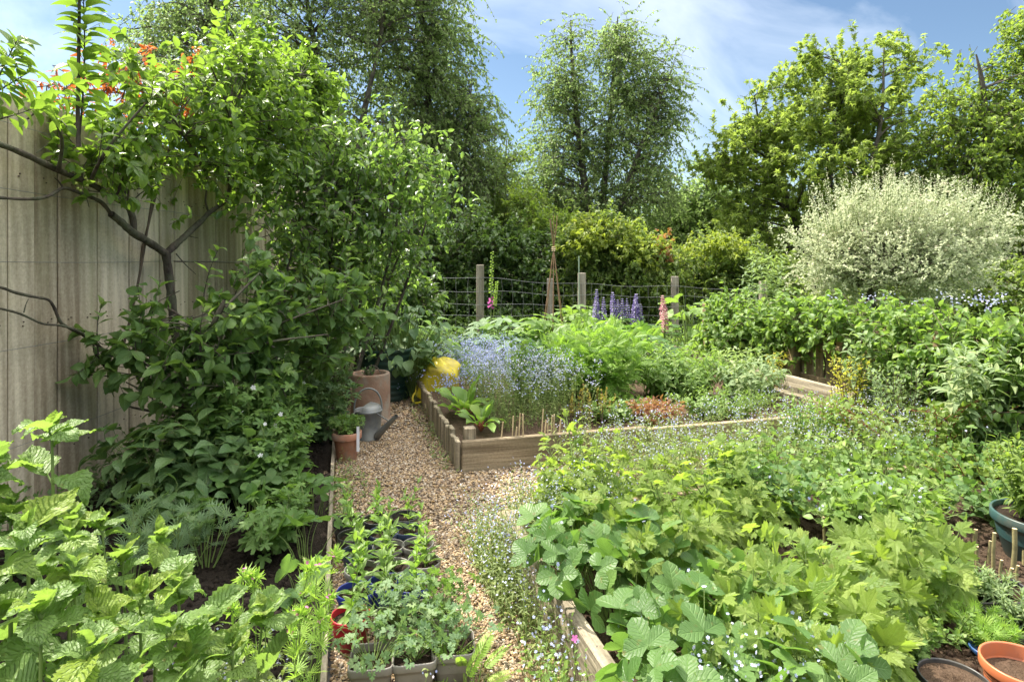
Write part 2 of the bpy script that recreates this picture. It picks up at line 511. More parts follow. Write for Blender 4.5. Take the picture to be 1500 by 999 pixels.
def palmate(lobes, nper=7, teeth=0.05, sinus=0.55, pleat=0.06, droop=0.12, seed=0, gap=0.35, rings=(0.5,), pw=1.6):
    """lobes: (angle deg from +y, length). A rounded, lobed and toothed blade pleated along its veins, stalk at the origin."""
    r = np.random.default_rng(seed)
    out, uvo = [], []
    lobes = sorted(lobes)
    n = len(lobes)
    ang = [math.radians(a) for a, _ in lobes]
    mids = [(ang[i] + ang[i + 1]) / 2 for i in range(n - 1)]
    start = ang[0] - gap; end = ang[-1] + gap
    edges = [start] + mids + [end]
    pts = []
    for i, (a, ln) in enumerate(lobes):
        al = math.radians(a)
        for k in range(nper):
            s = -1 + 2 * (k + (0 if i == 0 else 0)) / (nper - 1)
            if i > 0 and k == 0: continue
            th = al + (s * (edges[i + 1] - al) if s > 0 else -s * (edges[i] - al))
            nb = lobes[i + 1][1] if (s > 0 and i < n - 1) else (lobes[i - 1][1] if (s < 0 and i > 0) else ln * 0.7)
            sl = min(ln, nb) * sinus
            if (i == 0 and s < 0) or (i == n - 1 and s > 0): sl = ln * 0.45
            rad = ln + (sl - ln) * abs(s) ** (1 / pw) if False else sl + (ln - sl) * (1 - abs(s)) ** (1 / pw)
            if k % 2 == 1: rad *= 1 - teeth * 1.5
            else: rad *= 1 + teeth * 0.5
            pts.append((th, rad, s))
    V = [(0, 0, 0)]; UV = [(0, 0)]
    rr = list(rings) + [1.0]
    for f in rr:
        for th, rad, s in pts:
            q = rad * f
            x, y = math.sin(th) * q, math.cos(th) * q
            z = pleat * q * (abs(s) * 2 - 1) * 1.2 - droop * q * q + r.normal(0, 0.012) * f
            V.append((x, y, z)); UV.append((s, f))
    m = len(pts)
    L, T = [], []
    for j in range(m - 1):
        L += [0, 1 + j + 1, 1 + j]; T.append(3)
    for i in range(len(rr) - 1):
        for j in range(m - 1):
            a = 1 + i * m + j
            L += [a, a + 1, a + m + 1, a + m]; T.append(4)
    return np.array(V, float), np.array(L), np.array(T), np.array(UV, float)

def combine(items):
    """items: (template, scale, (x,y,z), yaw, pitch) -> one compound leaf template"""
    Vs, Ls, Ts, Us, n = [], [], [], [], 0
    for T, sc, pos, yaw, pit in items:
        V, L, TT, UV = T
        V = V * sc
        cp, sp = math.cos(pit), math.sin(pit)
        V = V @ np.array([[1, 0, 0], [0, cp, -sp], [0, sp, cp]]).T
        c, s = math.cos(yaw), math.sin(yaw)
        V = V @ np.array([[c, s, 0], [-s, c, 0], [0, 0, 1]]).T + np.array(pos)
        Vs.append(V); Ls.append(L + n); Ts.append(TT); Us.append(UV); n += len(V)
    return np.concatenate(Vs), np.concatenate(Ls), np.concatenate(Ts), np.concatenate(Us)

def flower(n=5, r=0.5, w=0.5, cup=0.1, gap=0.85):
    V = [(0, 0, 0)]; L = []; T = []; UV = [(0, 0)]
    for k in range(n):
        a = k * 2 * math.pi / n
        b = len(V)
        for da, rad in ((-math.pi / n * gap, 0.62), (-math.pi / n * gap * 0.6, 0.95), (0, 1.0), (math.pi / n * gap * 0.6, 0.95), (math.pi / n * gap, 0.62)):
            V.append((math.cos(a + da) * rad * r, math.sin(a + da) * rad * r, cup * rad)); UV.append((1, rad))
        for i in range(4): L += [0, b + i, b + i + 1]; T.append(3)
    V = np.array(V, float)
    V = V[:, [0, 1, 2]]
    return V, np.array(L), np.array(T), np.array(UV, float)

def pinnate(leaflet, pairs=7, length=1.0, ll=0.3, ang=60, sag=0.3, term=True):
    it = []
    for k in range(pairs):
        t = 0.22 + 0.74 * k / pairs
        sc = ll * (0.75 + 0.5 * math.sin(math.pi * min(1, t + 0.05)))
        z = -sag * t * t
        for s in (-1, 1):
            it.append((leaflet, sc, (0, t * length, z), s * math.radians(ang), -0.15))
    if term: it.append((leaflet, ll, (0, 0.96 * length, -sag), 0, -0.4))
    rach = grid_leaf(4, 0.025, 0.5, 0.0, sag * 1.4, 1)
    it.append((rach, 1.0, (0, 0, 0.004), 0, 0))
    return combine(it)

OV = [grid_leaf(6, 0.52, 0.42, 0.22, c, 1, seed=i) for i, c in enumerate((0.25, 0.6, 0.9))]              # cherry, apple
OVN = [grid_leaf(10, 0.62, 0.42, 0.16, c, 2, 0.05, 1, 0.02, seed=i, crinkle=0.006) for i, c in enumerate((0.3, 0.7, 1.1))]
NAR = [grid_leaf(5, 0.22, 0.42, 0.25, c, 1, seed=i) for i, c in enumerate((0.3, 0.8, 1.2))]
LAN = [grid_leaf(6, 0.30, 0.36, 0.2, c, 1, seed=i) for i, c in enumerate((0.4, 0.9, 1.4))]
BIG = [grid_leaf(20, (0.70, 0.62, 0.76, 0.55, 0.66, 0.72)[i], (0.40, 0.36, 0.44, 0.38, 0.42, 0.4)[i], (0.12, 0.25, 0.05, 0.3, 0.15, 0.2)[i], c, 3, 0.085, 1, (0.035, 0.06, 0.05, 0.03, 0.07, 0.05)[i], seed=i, crinkle=0.030, tw=(0, 2, -2, 1, -1, 3)[i]) for i, c in enumerate((0.35, 0.9, 1.4, 0.6, 1.7, -0.2))]
SML = [small_leaf(0.62, 0.25), small_leaf(0.5, 0.5), small_leaf(0.7, 0.1)]
ROUND = [grid_leaf(6, 0.78, 0.48, 0.15, c, 1, seed=i, sharp=0.7) for i, c in enumerate((0.2, 0.5))]
CURR = [palmate([(-105, 0.52), (-52, 0.80), (0, 1.0), (52, 0.80), (105, 0.52)], 11, 0.09, 0.74, p, d, i, gap=0.55, pw=1.3) for i, (p, d) in enumerate(((0.07, 0.12), (0.10, 0.3), (0.05, 0.05), (0.09, 0.2)))]
GERA = [palmate([(-120, 0.7), (-60, 0.9), (0, 1.0), (60, 0.9), (120, 0.7)], 7, 0.09, 0.38, 0.06, d, i, gap=0.35) for i, d in enumerate((0.1, 0.25))]
MAPL = [palmate([(-100, 0.5), (-50, 0.85), (0, 1.0), (50, 0.85), (100, 0.5)], 3, 0.0, 0.5, 0.1, d, i, gap=0.3, rings=()) for i, d in enumerate((0.1, 0.35))]
_lf = grid_leaf(9, 0.74, 0.55, 0.10, 0.35, 2, 0.08, 1, seed=3, sharp=0.8)
STRAW = [combine([(_lf, 0.62, (0, 0.02, 0), 0, p), (_lf, 0.55, (0.01, 0, 0), math.radians(80), p), (_lf, 0.55, (-0.01, 0, 0), -math.radians(80), p)]) for p in (0.1, 0.3)]
_aq = palmate([(-45, 0.85), (0, 1.0), (45, 0.85)], 5, 0.02, 0.7, 0.03, 0.1, 1, gap=0.35, pw=2.5)
AQUI = [combine([(_aq, 0.5, (0, 0.2, 0), 0, p), (_aq, 0.46, (0.05, 0.05, 0), math.radians(75), p), (_aq, 0.46, (-0.05, 0.05, 0), -math.radians(75), p)]) for p in (0.0, 0.25)]
_th = grid_leaf(3, 0.09, 0.5, 0.1, 0.3, 1)
THREAD = [combine([(_th, 0.5 + 0.5 * math.cos(math.radians(a)) ** 2, (0, 0, 0), math.radians(a), 0.25) for a in range(-120, 121, 20)])]
_pl = grid_leaf(4, 0.24, 0.4, 0.2, 0.5, 1)
PINN = [pinnate(_pl, 7, 1.0, 0.30, 58, s) for s in (0.2, 0.5)]
FERN = [pinnate(grid_leaf(3, 0.3, 0.3, 0.1, 0.3, 1), 12, 1.0, 0.2, 65, 0.3)]
_pf = grid_leaf(4, 0.30, 0.55, 0.25, 0.4, 1)
LUPL = [combine([(_pf, 1.0 - 0.25 * abs(a) / 150, (0, 0, 0), math.radians(a), 0.25) for a in range(-150, 151, 33)])]
FL5 = [flower(5, 0.5, cup=0.06)]
BELL = [grid_leaf(4, 0.75, 0.6, 0.8, 0.6, 1)]

# ------------------------------------------------------------------ plant builders
GA = 2.399963
def herb(rng, MS, ML, bases, tips, T, size, n, r=0.003, K=6, bow=0.15, t0=0.15, ang=(80, 35), droop=0.25, tip_scale=0.55, base_scale=1.0,
         pet=0.0, tint=(0.2, 0.8), opp=False, sides=5, mat=0, jit=0.25, stint=0.5, young=0.0, whorl=1, szj=0.2):
    """stems from bases to tips with leaves spiralling up them"""
    bases = np.asarray(bases, float).reshape(-1, 3); tips = np.asarray(tips, float).reshape(-1, 3)
    n_s = len(bases)
    t = np.linspace(0, 1, K)[None, :, None]
    mid = (bases + tips) / 2 + rng.normal(0, 1, (n_s, 3)) * bow * np.linalg.norm(tips - bases, axis=1, keepdims=True) * 0.5
    mid[:, 2] += bow * np.linalg.norm(tips - bases, axis=1) * 0.5
    P = (1 - t) ** 2 * bases[:, None] + 2 * t * (1 - t) * mid[:, None] + t ** 2 * tips[:, None]
    if MS is not None:
        rr = r * (1.15 - 0.75 * np.linspace(0, 1, K))[None, :] * rng.uniform(0.8, 1.2, (n_s, 1))
        MS.tubes(P, rr, sides, tint=rng.uniform(0.2, 0.8, n_s) if stint is None else stint)
    tl = (np.linspace(t0, 1.0, n)[None, :] + (rng.normal(0, 0.25 / n, (n_s, n)) if n > 1 else np.zeros((n_s, 1)))).clip(0, 1)
    if opp or whorl > 1:
        wn = 2 if opp else whorl
        g = np.arange(n) // wn
        tl = np.linspace(t0, 1.0, g[-1] + 1)[g][None, :] + np.zeros((n_s, 1))
        phi = g * (math.pi / wn) + (np.arange(n) % wn) * (2 * math.pi / wn)
        phi = phi[None, :] + rng.uniform(0, 6.28, (n_s, 1)) + rng.normal(0, 0.15, (n_s, n))
    else:
        phi = np.arange(n)[None, :] * GA + rng.uniform(0, 6.28, (n_s, 1)) + rng.normal(0, 0.2, (n_s, n))
    tt = tl[..., None]
    p = (1 - tt) ** 2 * bases[:, None] + 2 * tt * (1 - tt) * mid[:, None] + tt ** 2 * tips[:, None]
    tan = nrm(2 * (1 - tt) * (mid - bases)[:, None] + 2 * tt * (tips - mid)[:, None])
    ref = np.where(np.abs(tan[..., 2:3]) > 0.9, np.array([1.0, 0, 0]), np.array([0, 0, 1.0]))
    a1 = nrm(np.cross(tan, ref)); a2 = np.cross(tan, a1)
    rad = np.cos(phi)[..., None] * a1 + np.sin(phi)[..., None] * a2
    an = np.radians(ang[0] + (ang[1] - ang[0]) * tl + rng.normal(0, 10, (n_s, n)))[..., None]
    D = np.cos(an) * tan + np.sin(an) * rad + rng.normal(0, jit * 0.4, (n_s, n, 3))
    D[..., 2] -= droop * (1 - 0.5 * tl)
    D = nrm(D)
    U = tan * np.sin(an) - rad * np.cos(an) + np.array([0, 0, 0.9]) + rng.normal(0, jit, (n_s, n, 3))
    S = size * (base_scale + (tip_scale - base_scale) * tl ** 1.5) * rng.uniform(1 - szj, 1 + szj, (n_s, n))
    ti = rng.uniform(tint[0], tint[1], (n_s, n)) + young * tl ** 3
    p0 = p.reshape(-1, 3); D = D.reshape(-1, 3); U = U.reshape(-1, 3); S = S.ravel(); ti = ti.ravel().clip(0, 1)
    if pet > 0:
        pl = pet * S[:, None] * rng.uniform(0.6, 1.3, (len(S), 1))
        up = D * 0.7 + np.array([0, 0, 0.45])
        p1 = p0 + nrm(up) * pl
        if MS is not None:
            pm = (p0 + p1) / 2 + np.array([0, 0, -0.04]) * pl
            MS.tubes(np.stack([p0, pm, p1], 1), np.broadcast_to(np.array([r * 0.55, r * 0.5, r * 0.4]), (len(S), 3)), 4, tint=0.6)
        p0 = p1
    ML.place(T, p0, D, U, S, ti, mat)
    return P

def clump(rng, c, rad, h, n, hj=0.25, base=0.35, lean=1.0):
    """base and tip points of a tuft of stems"""
    a = rng.uniform(0, 6.28, n); q = np.sqrt(rng.uniform(0, 1, n))
    c = np.asarray(c, float)
    rx = rad if np.ndim(rad) == 0 else rad[0]; ry = rad if np.ndim(rad) == 0 else rad[1]
    off = np.stack([np.cos(a) * q * rx, np.sin(a) * q * ry, np.zeros(n)], 1)
    b = c + off * base
    t = c + off * lean
    t[:, 2] += h * (1 - hj * q ** 2 * 0.8) * rng.uniform(1 - hj, 1 + hj * 0.4, n)
    return b, t

def plant(name, label, cat, c, mats, stem_mat, specs, group=None, foliage='foliage', stem='stem'):
    """specs: list of dicts for herb(); one thing with a stem part and a foliage part"""
    root = thing(name, label, cat, c, group)
    MS, ML = MB(), MB()
    for s in specs:
        herb(MS=MS, ML=ML, **s)
    ML.build(foliage, mats, root)
    MS.build(stem, stem_mat, root)
    return root

def canopy(rng, lobes, ncl, ntw, twl, nl, size, shell=0.55, droop=0.0, spread=0.5, up=0.3, cl_r=0.35, leaf_down=0.3, tint=(0.1, 0.8), outw=1.0, young=0.0, szj=0.25):
    """lobes: (centre xyz, radii xyz). Leafy twigs clustered in and on the lobes."""
    C = np.array([l[0] for l in lobes], float); Rr = np.array([l[1] for l in lobes], float)
    wgt = (Rr[:, 0] * Rr[:, 2]) ** 1.0; wgt = wgt / wgt.sum()
    li = rng.choice(len(lobes), ncl, p=wgt)
    d = nrm(rng.normal(0, 1, (ncl, 3)))
    q = rng.uniform(0, 1, (ncl, 1)) ** shell
    cl = C[li] + d * q * Rr[li]
    out = nrm(d / Rr[li])
    ti_cl = rng.uniform(-0.12, 0.12, ncl)
    # twigs
    Nt = ncl * ntw
    ci = np.repeat(np.arange(ncl), ntw)
    dirn = nrm(out[ci] * outw + rng.normal(0, spread, (Nt, 3)) + np.array([0, 0, up]))
    mid = cl[ci] + rng.normal(0, 1, (Nt, 3)) * cl_r * twl
    L = twl * rng.uniform(0.6, 1.3, (Nt, 1))
    s = np.linspace(0, 1, 5)[None, :, None]
    P = mid[:, None] + dirn[:, None] * (s - 0.4) * L[:, None]
    P[..., 2] -= (droop * L * (s[..., 0] ** 2))
    # leaves
    tl = rng.uniform(0.1, 1.0, (Nt, nl))
    x = tl * 4; i0 = np.minimum(x.astype(int), 3); fr = (x - i0)[..., None]
    ar = np.arange(Nt)[:, None]
    lp = P[ar, i0] * (1 - fr) + P[ar, i0 + 1] * fr
    tan = nrm(P[ar, i0 + 1] - P[ar, i0])
    D = nrm(tan * 0.6 + rng.normal(0, 0.7, (Nt, nl, 3)) + np.array([0, 0, -leaf_down]))
    U = rng.normal(0, 0.55, (Nt, nl, 3)) + np.array([0, 0, 1.0])
    S = size * rng.uniform(1 - szj, 1 + szj, (Nt, nl))
    ti = (rng.uniform(tint[0], tint[1], (Nt, nl)) + ti_cl[ci][:, None] + young * tl ** 2).clip(0, 1)
    return cl, P, lp.reshape(-1, 3), D.reshape(-1, 3), U.reshape(-1, 3), S.ravel(), ti.ravel()

def branches(rng, M, nodes, node_r, tips, r1=0.006, sides=5, sag=0.0, kmax=6, rise=0.0):
    """limbs from the nearest skeleton node to each cluster centre"""
    nodes = np.asarray(nodes, float); tips = np.asarray(tips, float)
    cost = np.linalg.norm(tips[:, None] - nodes[None], axis=2) + rise * np.maximum(0, nodes[None, :, 2] - tips[:, None, 2] + 0.2)
    k = cost.argmin(1)
    b = nodes[k]; t = np.linspace(0, 1, kmax)[None, :, None]
    ln = np.linalg.norm(tips - b, axis=1)[:, None]
    mid = (b + tips) / 2 + rng.normal(0, 0.10, b.shape) * ln
    mid[:, 2] += (0.12 - sag) * ln[:, 0]
    P = (1 - t) ** 2 * b[:, None] + 2 * t * (1 - t) * mid[:, None] + t ** 2 * tips[:, None]
    r0 = np.minimum(np.asarray(node_r)[k] * 0.6, 0.012 * ln[:, 0] + r1)[:, None]
    R = r0 + (r1 - r0) * np.linspace(0, 1, kmax)[None, :]
    M.tubes(P, np.maximum(R, r1 * 0.8), sides, tint=rng.uniform(0.2, 0.8, len(tips)))

def polyline(pts, k=4):
    """smooth a traced line (Catmull-Rom)"""
    p = np.array(pts, float)
    p = np.concatenate([[2 * p[0] - p[1]], p, [2 * p[-1] - p[-2]]])
    out = []
    for i in range(1, len(p) - 2):
        for t in np.linspace(0, 1, k, endpoint=False):
            out.append(0.5 * (2 * p[i] + (p[i + 1] - p[i - 1]) * t + (2 * p[i - 1] - 5 * p[i] + 4 * p[i + 1] - p[i + 2]) * t * t + (3 * p[i] - p[i - 1] - 3 * p[i + 1] + p[i + 2]) * t ** 3))
    out.append(p[-2])
    return np.array(out)

def limb(M, pts, r0, r1, sides=8, rng=None, k=4):
    P = polyline(pts, k)
    R = np.linspace(r0, r1, len(P))
    if rng is not None: R = R * rng.uniform(0.88, 1.14, len(P))
    M.tubes(P[None], R[None], sides, tint=0.5)
    return P, R

def lob(x, y, Y, rx, ry, rd=None):
    c = px(x, y, Y)
    return (c, (rx / F * Y, rd if rd is not None else rx / F * Y, ry / F * Y))

# ------------------------------------------------------------------ shared materials
M_fence = wood_mat("weathered_fence_wood", (0.27, 0.21, 0.145), (0.69, 0.595, 0.45), 'Z', green=(0.28, 0.27, 0.13), gamt=0.6, tvar=0.26, con=0.6)
M_bedx = wood_mat("bed_timber_long", (0.14, 0.105, 0.065), (0.38, 0.30, 0.20), 'X', green=(0.11, 0.10, 0.055), gamt=0.7, tvar=.25, con=1.5)
M_bedz = wood_mat("bed_timber_upright", (0.13, 0.105, 0.07), (0.43, 0.36, 0.25), 'Z', green=(0.13, 0.14, 0.07), gamt=0.5, con=1.4)
M_bedy = wood_mat("bed_timber_side", (0.11, 0.09, 0.065), (0.42, 0.36, 0.27), 'Y', green=(0.13, 0.12, 0.07), gamt=0.6, tvar=.15, con=1.8)
M_post = wood_mat("post_wood", (0.16, 0.13, 0.10), (0.40, 0.35, 0.29), 'Z', green=(0.14, 0.15, 0.09), gamt=0.3)
M_picket = wood_mat("picket_wood", (0.16, 0.115, 0.065), (0.40, 0.29, 0.17), 'Z')
M_wire = plain_mat("galvanised_wire", (0.17, 0.175, 0.175), (0.27, 0.275, 0.27), 0.5, metal=0.4)
M_nail = plain_mat("rusty_nail", (0.04, 0.03, 0.025), (0.10, 0.06, 0.04), 0.7)
M_bark = plain_mat("bark_brown", (0.035, 0.027, 0.022), (0.13, 0.105, 0.085), 0.9, nscale=30, bstr=0.9, bscale=70, spec=0.2, stretch=(1, 1, 0.5), dirt=(0.12, 0.13, 0.08))
M_bark_pale = plain_mat("bark_birch", (0.10, 0.085, 0.07), (0.42, 0.39, 0.35), 0.8, nscale=3, bstr=0.5, bscale=20, spec=0.2)
M_bark_grey = plain_mat("bark_grey", (0.05, 0.045, 0.035), (0.15, 0.13, 0.105), 0.9, nscale=6, bstr=0.7, bscale=20, spec=0.2)
M_twig = plain_mat("twig_bark", (0.06, 0.045, 0.03), (0.14, 0.10, 0.07), 0.85, nscale=20)
M_gstem = plain_mat("green_stem", (0.10, 0.16, 0.035), (0.20, 0.27, 0.07), 0.6, nscale=20)
M_rstem = plain_mat("red_stem", (0.22, 0.06, 0.03), (0.33, 0.12, 0.06), 0.6, nscale=20)
M_cane = plain_mat("dry_cane", (0.30, 0.22, 0.11), (0.55, 0.45, 0.28), 0.7, nscale=25, bstr=0.2)
M_cutstem = plain_mat("cut_stem", (0.13, 0.115, 0.05), (0.28, 0.24, 0.11), 0.7, nscale=18, bstr=0.3)
M_cutend = plain_mat("cut_end", (0.45, 0.33, 0.18), (0.6, 0.48, 0.3), 0.8)
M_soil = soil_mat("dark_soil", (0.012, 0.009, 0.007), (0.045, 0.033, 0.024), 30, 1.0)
M_soilb = soil_mat("brown_soil", (0.045, 0.030, 0.020), (0.16, 0.105, 0.068), 40, 1.0)
M_ground = soil_mat("garden_ground", (0.03, 0.035, 0.015), (0.09, 0.085, 0.04), 6, 0.8)
M_gravel_bed = soil_mat("gravel_bed", (0.12, 0.085, 0.055), (0.38, 0.28, 0.18), 60, 1.0)
M_stone = stone_mat("pea_gravel", [(0.0, (0.05, 0.033, 0.022)), (0.25, (0.15, 0.09, 0.052)), (0.5, (0.34, 0.215, 0.10)), (0.68, (0.46, 0.32, 0.155)), (0.82, (0.30, 0.235, 0.165)), (0.94, (0.45, 0.37, 0.27)), (1.0, (0.58, 0.52, 0.44))])

L_birch = leaf_mat("leaf_birch", (0.075, 0.125, 0.030), (0.205, 0.275, 0.085), 0.52, 0.45, 0.45, tcol=(0.40, 0.58, 0.17))
L_maple = leaf_mat("leaf_maple", (0.110, 0.170, 0.032), (0.225, 0.310, 0.055), 0.54, 0.5, 0.35, tcol=(0.42, 0.56, 0.09), young=(0.25, 0.31, 0.06))
L_dark = leaf_mat("leaf_hedge", (0.032, 0.066, 0.018), (0.095, 0.155, 0.040), 0.34, 0.36, 0.5)
L_gold = leaf_mat("leaf_golden", (0.10, 0.15, 0.025), (0.22, 0.26, 0.05), 0.38, 0.5, 0.35, young=(0.33, 0.30, 0.06))
L_olive = leaf_mat("leaf_olive", (0.060, 0.105, 0.028), (0.160, 0.215, 0.060), 0.42, 0.5, 0.4)
L_ash = leaf_mat("leaf_bronzegreen", (0.075, 0.135, 0.025), (0.180, 0.245, 0.055), 0.48, 0.5, 0.35, young=(0.20, 0.15, 0.06))
L_lime = leaf_mat("leaf_lime", (0.075, 0.13, 0.022), (0.16, 0.225, 0.045), 0.42, 0.5, 0.35)
L_willow = leaf_mat("leaf_dappled", (0.28, 0.35, 0.16), (0.74, 0.76, 0.52), 0.44, 0.55, 0.3, tcol=(0.60, 0.66, 0.44), young=(0.70, 0.50, 0.44))
L_cherry = leaf_mat("leaf_cherry", (0.055, 0.115, 0.020), (0.135, 0.215, 0.040), 0.44, 0.30, 0.6, vein=0.6, nside=9, young=(0.22, 0.27, 0.05))
L_plum = leaf_mat("leaf_glossy", (0.062, 0.125, 0.032), (0.140, 0.220, 0.068), 0.46, 0.26, 0.7)
L_apple = leaf_mat("leaf_apple", (0.048, 0.105, 0.028), (0.115, 0.190, 0.050), 0.36, 0.40, 0.45, vein=0.7, nside=9, young=(0.22, 0.31, 0.05))
L_orange = leaf_mat("leaf_orange", (0.30, 0.05, 0.02), (0.50, 0.16, 0.04), 0.4, 0.4, 0.4, tcol=(0.8, 0.25, 0.05))
L_shade = leaf_mat("leaf_deepgreen", (0.042, 0.090, 0.030), (0.095, 0.160, 0.055), 0.30, 0.42, 0.45, vein=0.6, nside=7)
L_gera = leaf_mat("leaf_cranesbill", (0.045, 0.100, 0.022), (0.110, 0.190, 0.045), 0.36, 0.48, 0.4, vein=0.5, nside=5)
L_blue = leaf_mat("leaf_bluegreen", (0.055, 0.11, 0.050), (0.125, 0.200, 0.090), 0.32, 0.5, 0.4, vein=0.4)
L_big = leaf_mat("leaf_crinkled", (0.075, 0.140, 0.035), (0.150, 0.235, 0.070), 0.44, 0.46, 0.38, vein=1.0, nside=11, young=(0.25, 0.33, 0.03))
L_curr = leaf_mat("leaf_currant", (0.062, 0.122, 0.024), (0.200, 0.275, 0.060), 0.44, 0.50, 0.4, vein=0.9, nside=6, young=(0.27, 0.34, 0.08))
L_straw = leaf_mat("leaf_strawberry", (0.040, 0.095, 0.024), (0.100, 0.180, 0.048), 0.38, 0.46, 0.4, vein=0.5, nside=6)
L_mix = leaf_mat("leaf_midgreen", (0.065, 0.125, 0.028), (0.155, 0.240, 0.060), 0.38, 0.5, 0.4)
L_fmn = leaf_mat("leaf_forget_me_not", (0.085, 0.125, 0.042), (0.190, 0.240, 0.095), 0.36, 0.55, 0.35)
L_bright = leaf_mat("leaf_brightgreen", (0.085, 0.165, 0.030), (0.165, 0.270, 0.055), 0.42, 0.45, 0.4, young=(0.27, 0.37, 0.06))
L_sage = leaf_mat("leaf_sage", (0.095, 0.150, 0.065), (0.200, 0.270, 0.135), 0.34, 0.55, 0.35, vein=0.4)
L_lup = leaf_mat("leaf_lupin", (0.032, 0.080, 0.022), (0.085, 0.165, 0.045), 0.34, 0.45, 0.4)
L_yel = leaf_mat("leaf_yellow", (0.26, 0.27, 0.035), (0.46, 0.43, 0.07), 0.42, 0.5, 0.35)
L_copper = leaf_mat("leaf_copper", (0.16, 0.07, 0.03), (0.34, 0.17, 0.085), 0.34, 0.5, 0.35)
L_red = leaf_mat("leaf_redtinged", (0.11, 0.13, 0.025), (0.25, 0.20, 0.05), 0.4, 0.5, 0.35, young=(0.34, 0.12, 0.05))
L_fern = leaf_mat("leaf_fern", (0.12, 0.22, 0.035), (0.22, 0.34, 0.07), 0.42, 0.5, 0.35)
P_blue = leaf_mat("petal_blue", (0.20, 0.25, 0.52), (0.42, 0.47, 0.74), 0.3, 0.6, 0.2, tcol=(0.4, 0.46, 0.8), under=0.1)
P_pale = leaf_mat("petal_pale", (0.30, 0.36, 0.66), (0.62, 0.64, 0.82), 0.3, 0.6, 0.2, tcol=(0.6, 0.62, 0.9), under=0.1)
P_white = leaf_mat("petal_white", (0.70, 0.68, 0.70), (0.85, 0.83, 0.84), 0.3, 0.6, 0.2, tcol=(0.9, 0.88, 0.88), under=0.1)
P_violet = leaf_mat("petal_violet", (0.13, 0.10, 0.30), (0.33, 0.28, 0.52), 0.3, 0.5, 0.3, tcol=(0.3, 0.24, 0.55), under=0.1, young=(0.75, 0.70, 0.85))
P_pink = leaf_mat("petal_pink", (0.38, 0.13, 0.20), (0.66, 0.40, 0.42), 0.3, 0.5, 0.3, tcol=(0.7, 0.35, 0.4), under=0.1, young=(0.85, 0.72, 0.68))
P_mag = leaf_mat("petal_magenta", (0.50, 0.08, 0.36), (0.72, 0.22, 0.55), 0.3, 0.5, 0.3, tcol=(0.8, 0.2, 0.6), under=0.1)
P_red = leaf_mat("petal_red", (0.60, 0.05, 0.03), (0.80, 0.14, 0.08), 0.3, 0.5, 0.3, tcol=(0.9, 0.15, 0.08), under=0.1)

# ------------------------------------------------------------------ the setting: ground, path, soil
UX = np.array([0.963, 0.268]); VY = np.array([-0.268, 0.963]); A0 = np.array([-0.30, 3.73]); RZ = math.atan2(0.268, 0.963)
def bd(t, s, z=0.0):
    p = A0 + UX * t + VY * s
    return np.array([p[0], p[1], z])

def sheet(name, poly, z, mat, sub=0, rng=None, jit=0.0, kind='structure', thick=0.0):
    m = MB()
    V = np.array([(x, y, z) for x, y in poly])
    m.poly(V, [list(range(len(V)))])
    return m.build(name, mat, smooth=False, kind=kind)

def grid_sheet(name, corners, nu, nv, zf, mat, kind='structure', parent=None):
    """bumpy sheet over a quadrilateral; zf(x,y) -> z"""
    c = np.array(corners, float)
    u = np.linspace(0, 1, nu)[:, None, None]; v = np.linspace(0, 1, nv)[None, :, None]
    P = (1 - u) * (1 - v) * c[0] + u * (1 - v) * c[1] + u * v * c[2] + (1 - u) * v * c[3]
    P = P.reshape(-1, 2)
    V = np.concatenate([P, zf(P[:, 0], P[:, 1])[:, None]], 1)
    i = np.arange(nu - 1)[:, None] * nv + np.arange(nv - 1)[None, :]
    q = np.stack([i, i + nv, i + nv + 1, i + 1], -1).reshape(-1, 4)
    m = MB(); m.add(V, q.ravel(), np.full(len(q), 4))
    return m.build(name, mat, parent, kind=kind)

def wob(seed, amp, freq):
    r = np.random.default_rng(seed); k = [(r.normal(0, freq, 2), r.uniform(0, 6.28), r.uniform(0.4, 1)) for _ in range(14)]
    return lambda x, y: amp * sum(a * np.sin(f[0] * x + f[1] * y + p) for f, p, a in k) / 3.5

sheet("ground", [(-300, -60), (300, -60), (300, 600), (-300, 600)], -0.012, M_ground)
xl = lambda Y: -0.92 - 0.278 * (Y - 3.12)
xr2 = lambda Y: 0.064 - 0.293 * (Y - 2.31)
gw = wob(3, 0.012, 5)
grid_sheet("gravel_path", [(xl(0.9) - 0.1, 0.9), (xr2(0.9) + 0.1, 0.9), (-0.55, 7.0), (-2.0, 7.0)], 20, 80, lambda x, y: 0.006 + gw(x, y) * 0.5, M_gravel_bed)
cp = [bd(-0.25, -0.95)[:2], bd(2.6, -0.95)[:2], bd(2.6, 0)[:2], bd(-0.25, 0)[:2]]
grid_sheet("cross_path", cp, 50, 20, lambda x, y: 0.012 + gw(x, y) * 0.5, M_gravel_bed)
ws = wob(5, 0.03, 6)
grid_sheet("soil_border", [(-2.29, 0.7), (xl(0.7) + 0.004, 0.7), (xl(5.6) + 0.004, 5.6), (-2.29, 5.6)], 60, 160, lambda x, y: 0.03 + ws(x, y) * 0.7, M_soil)

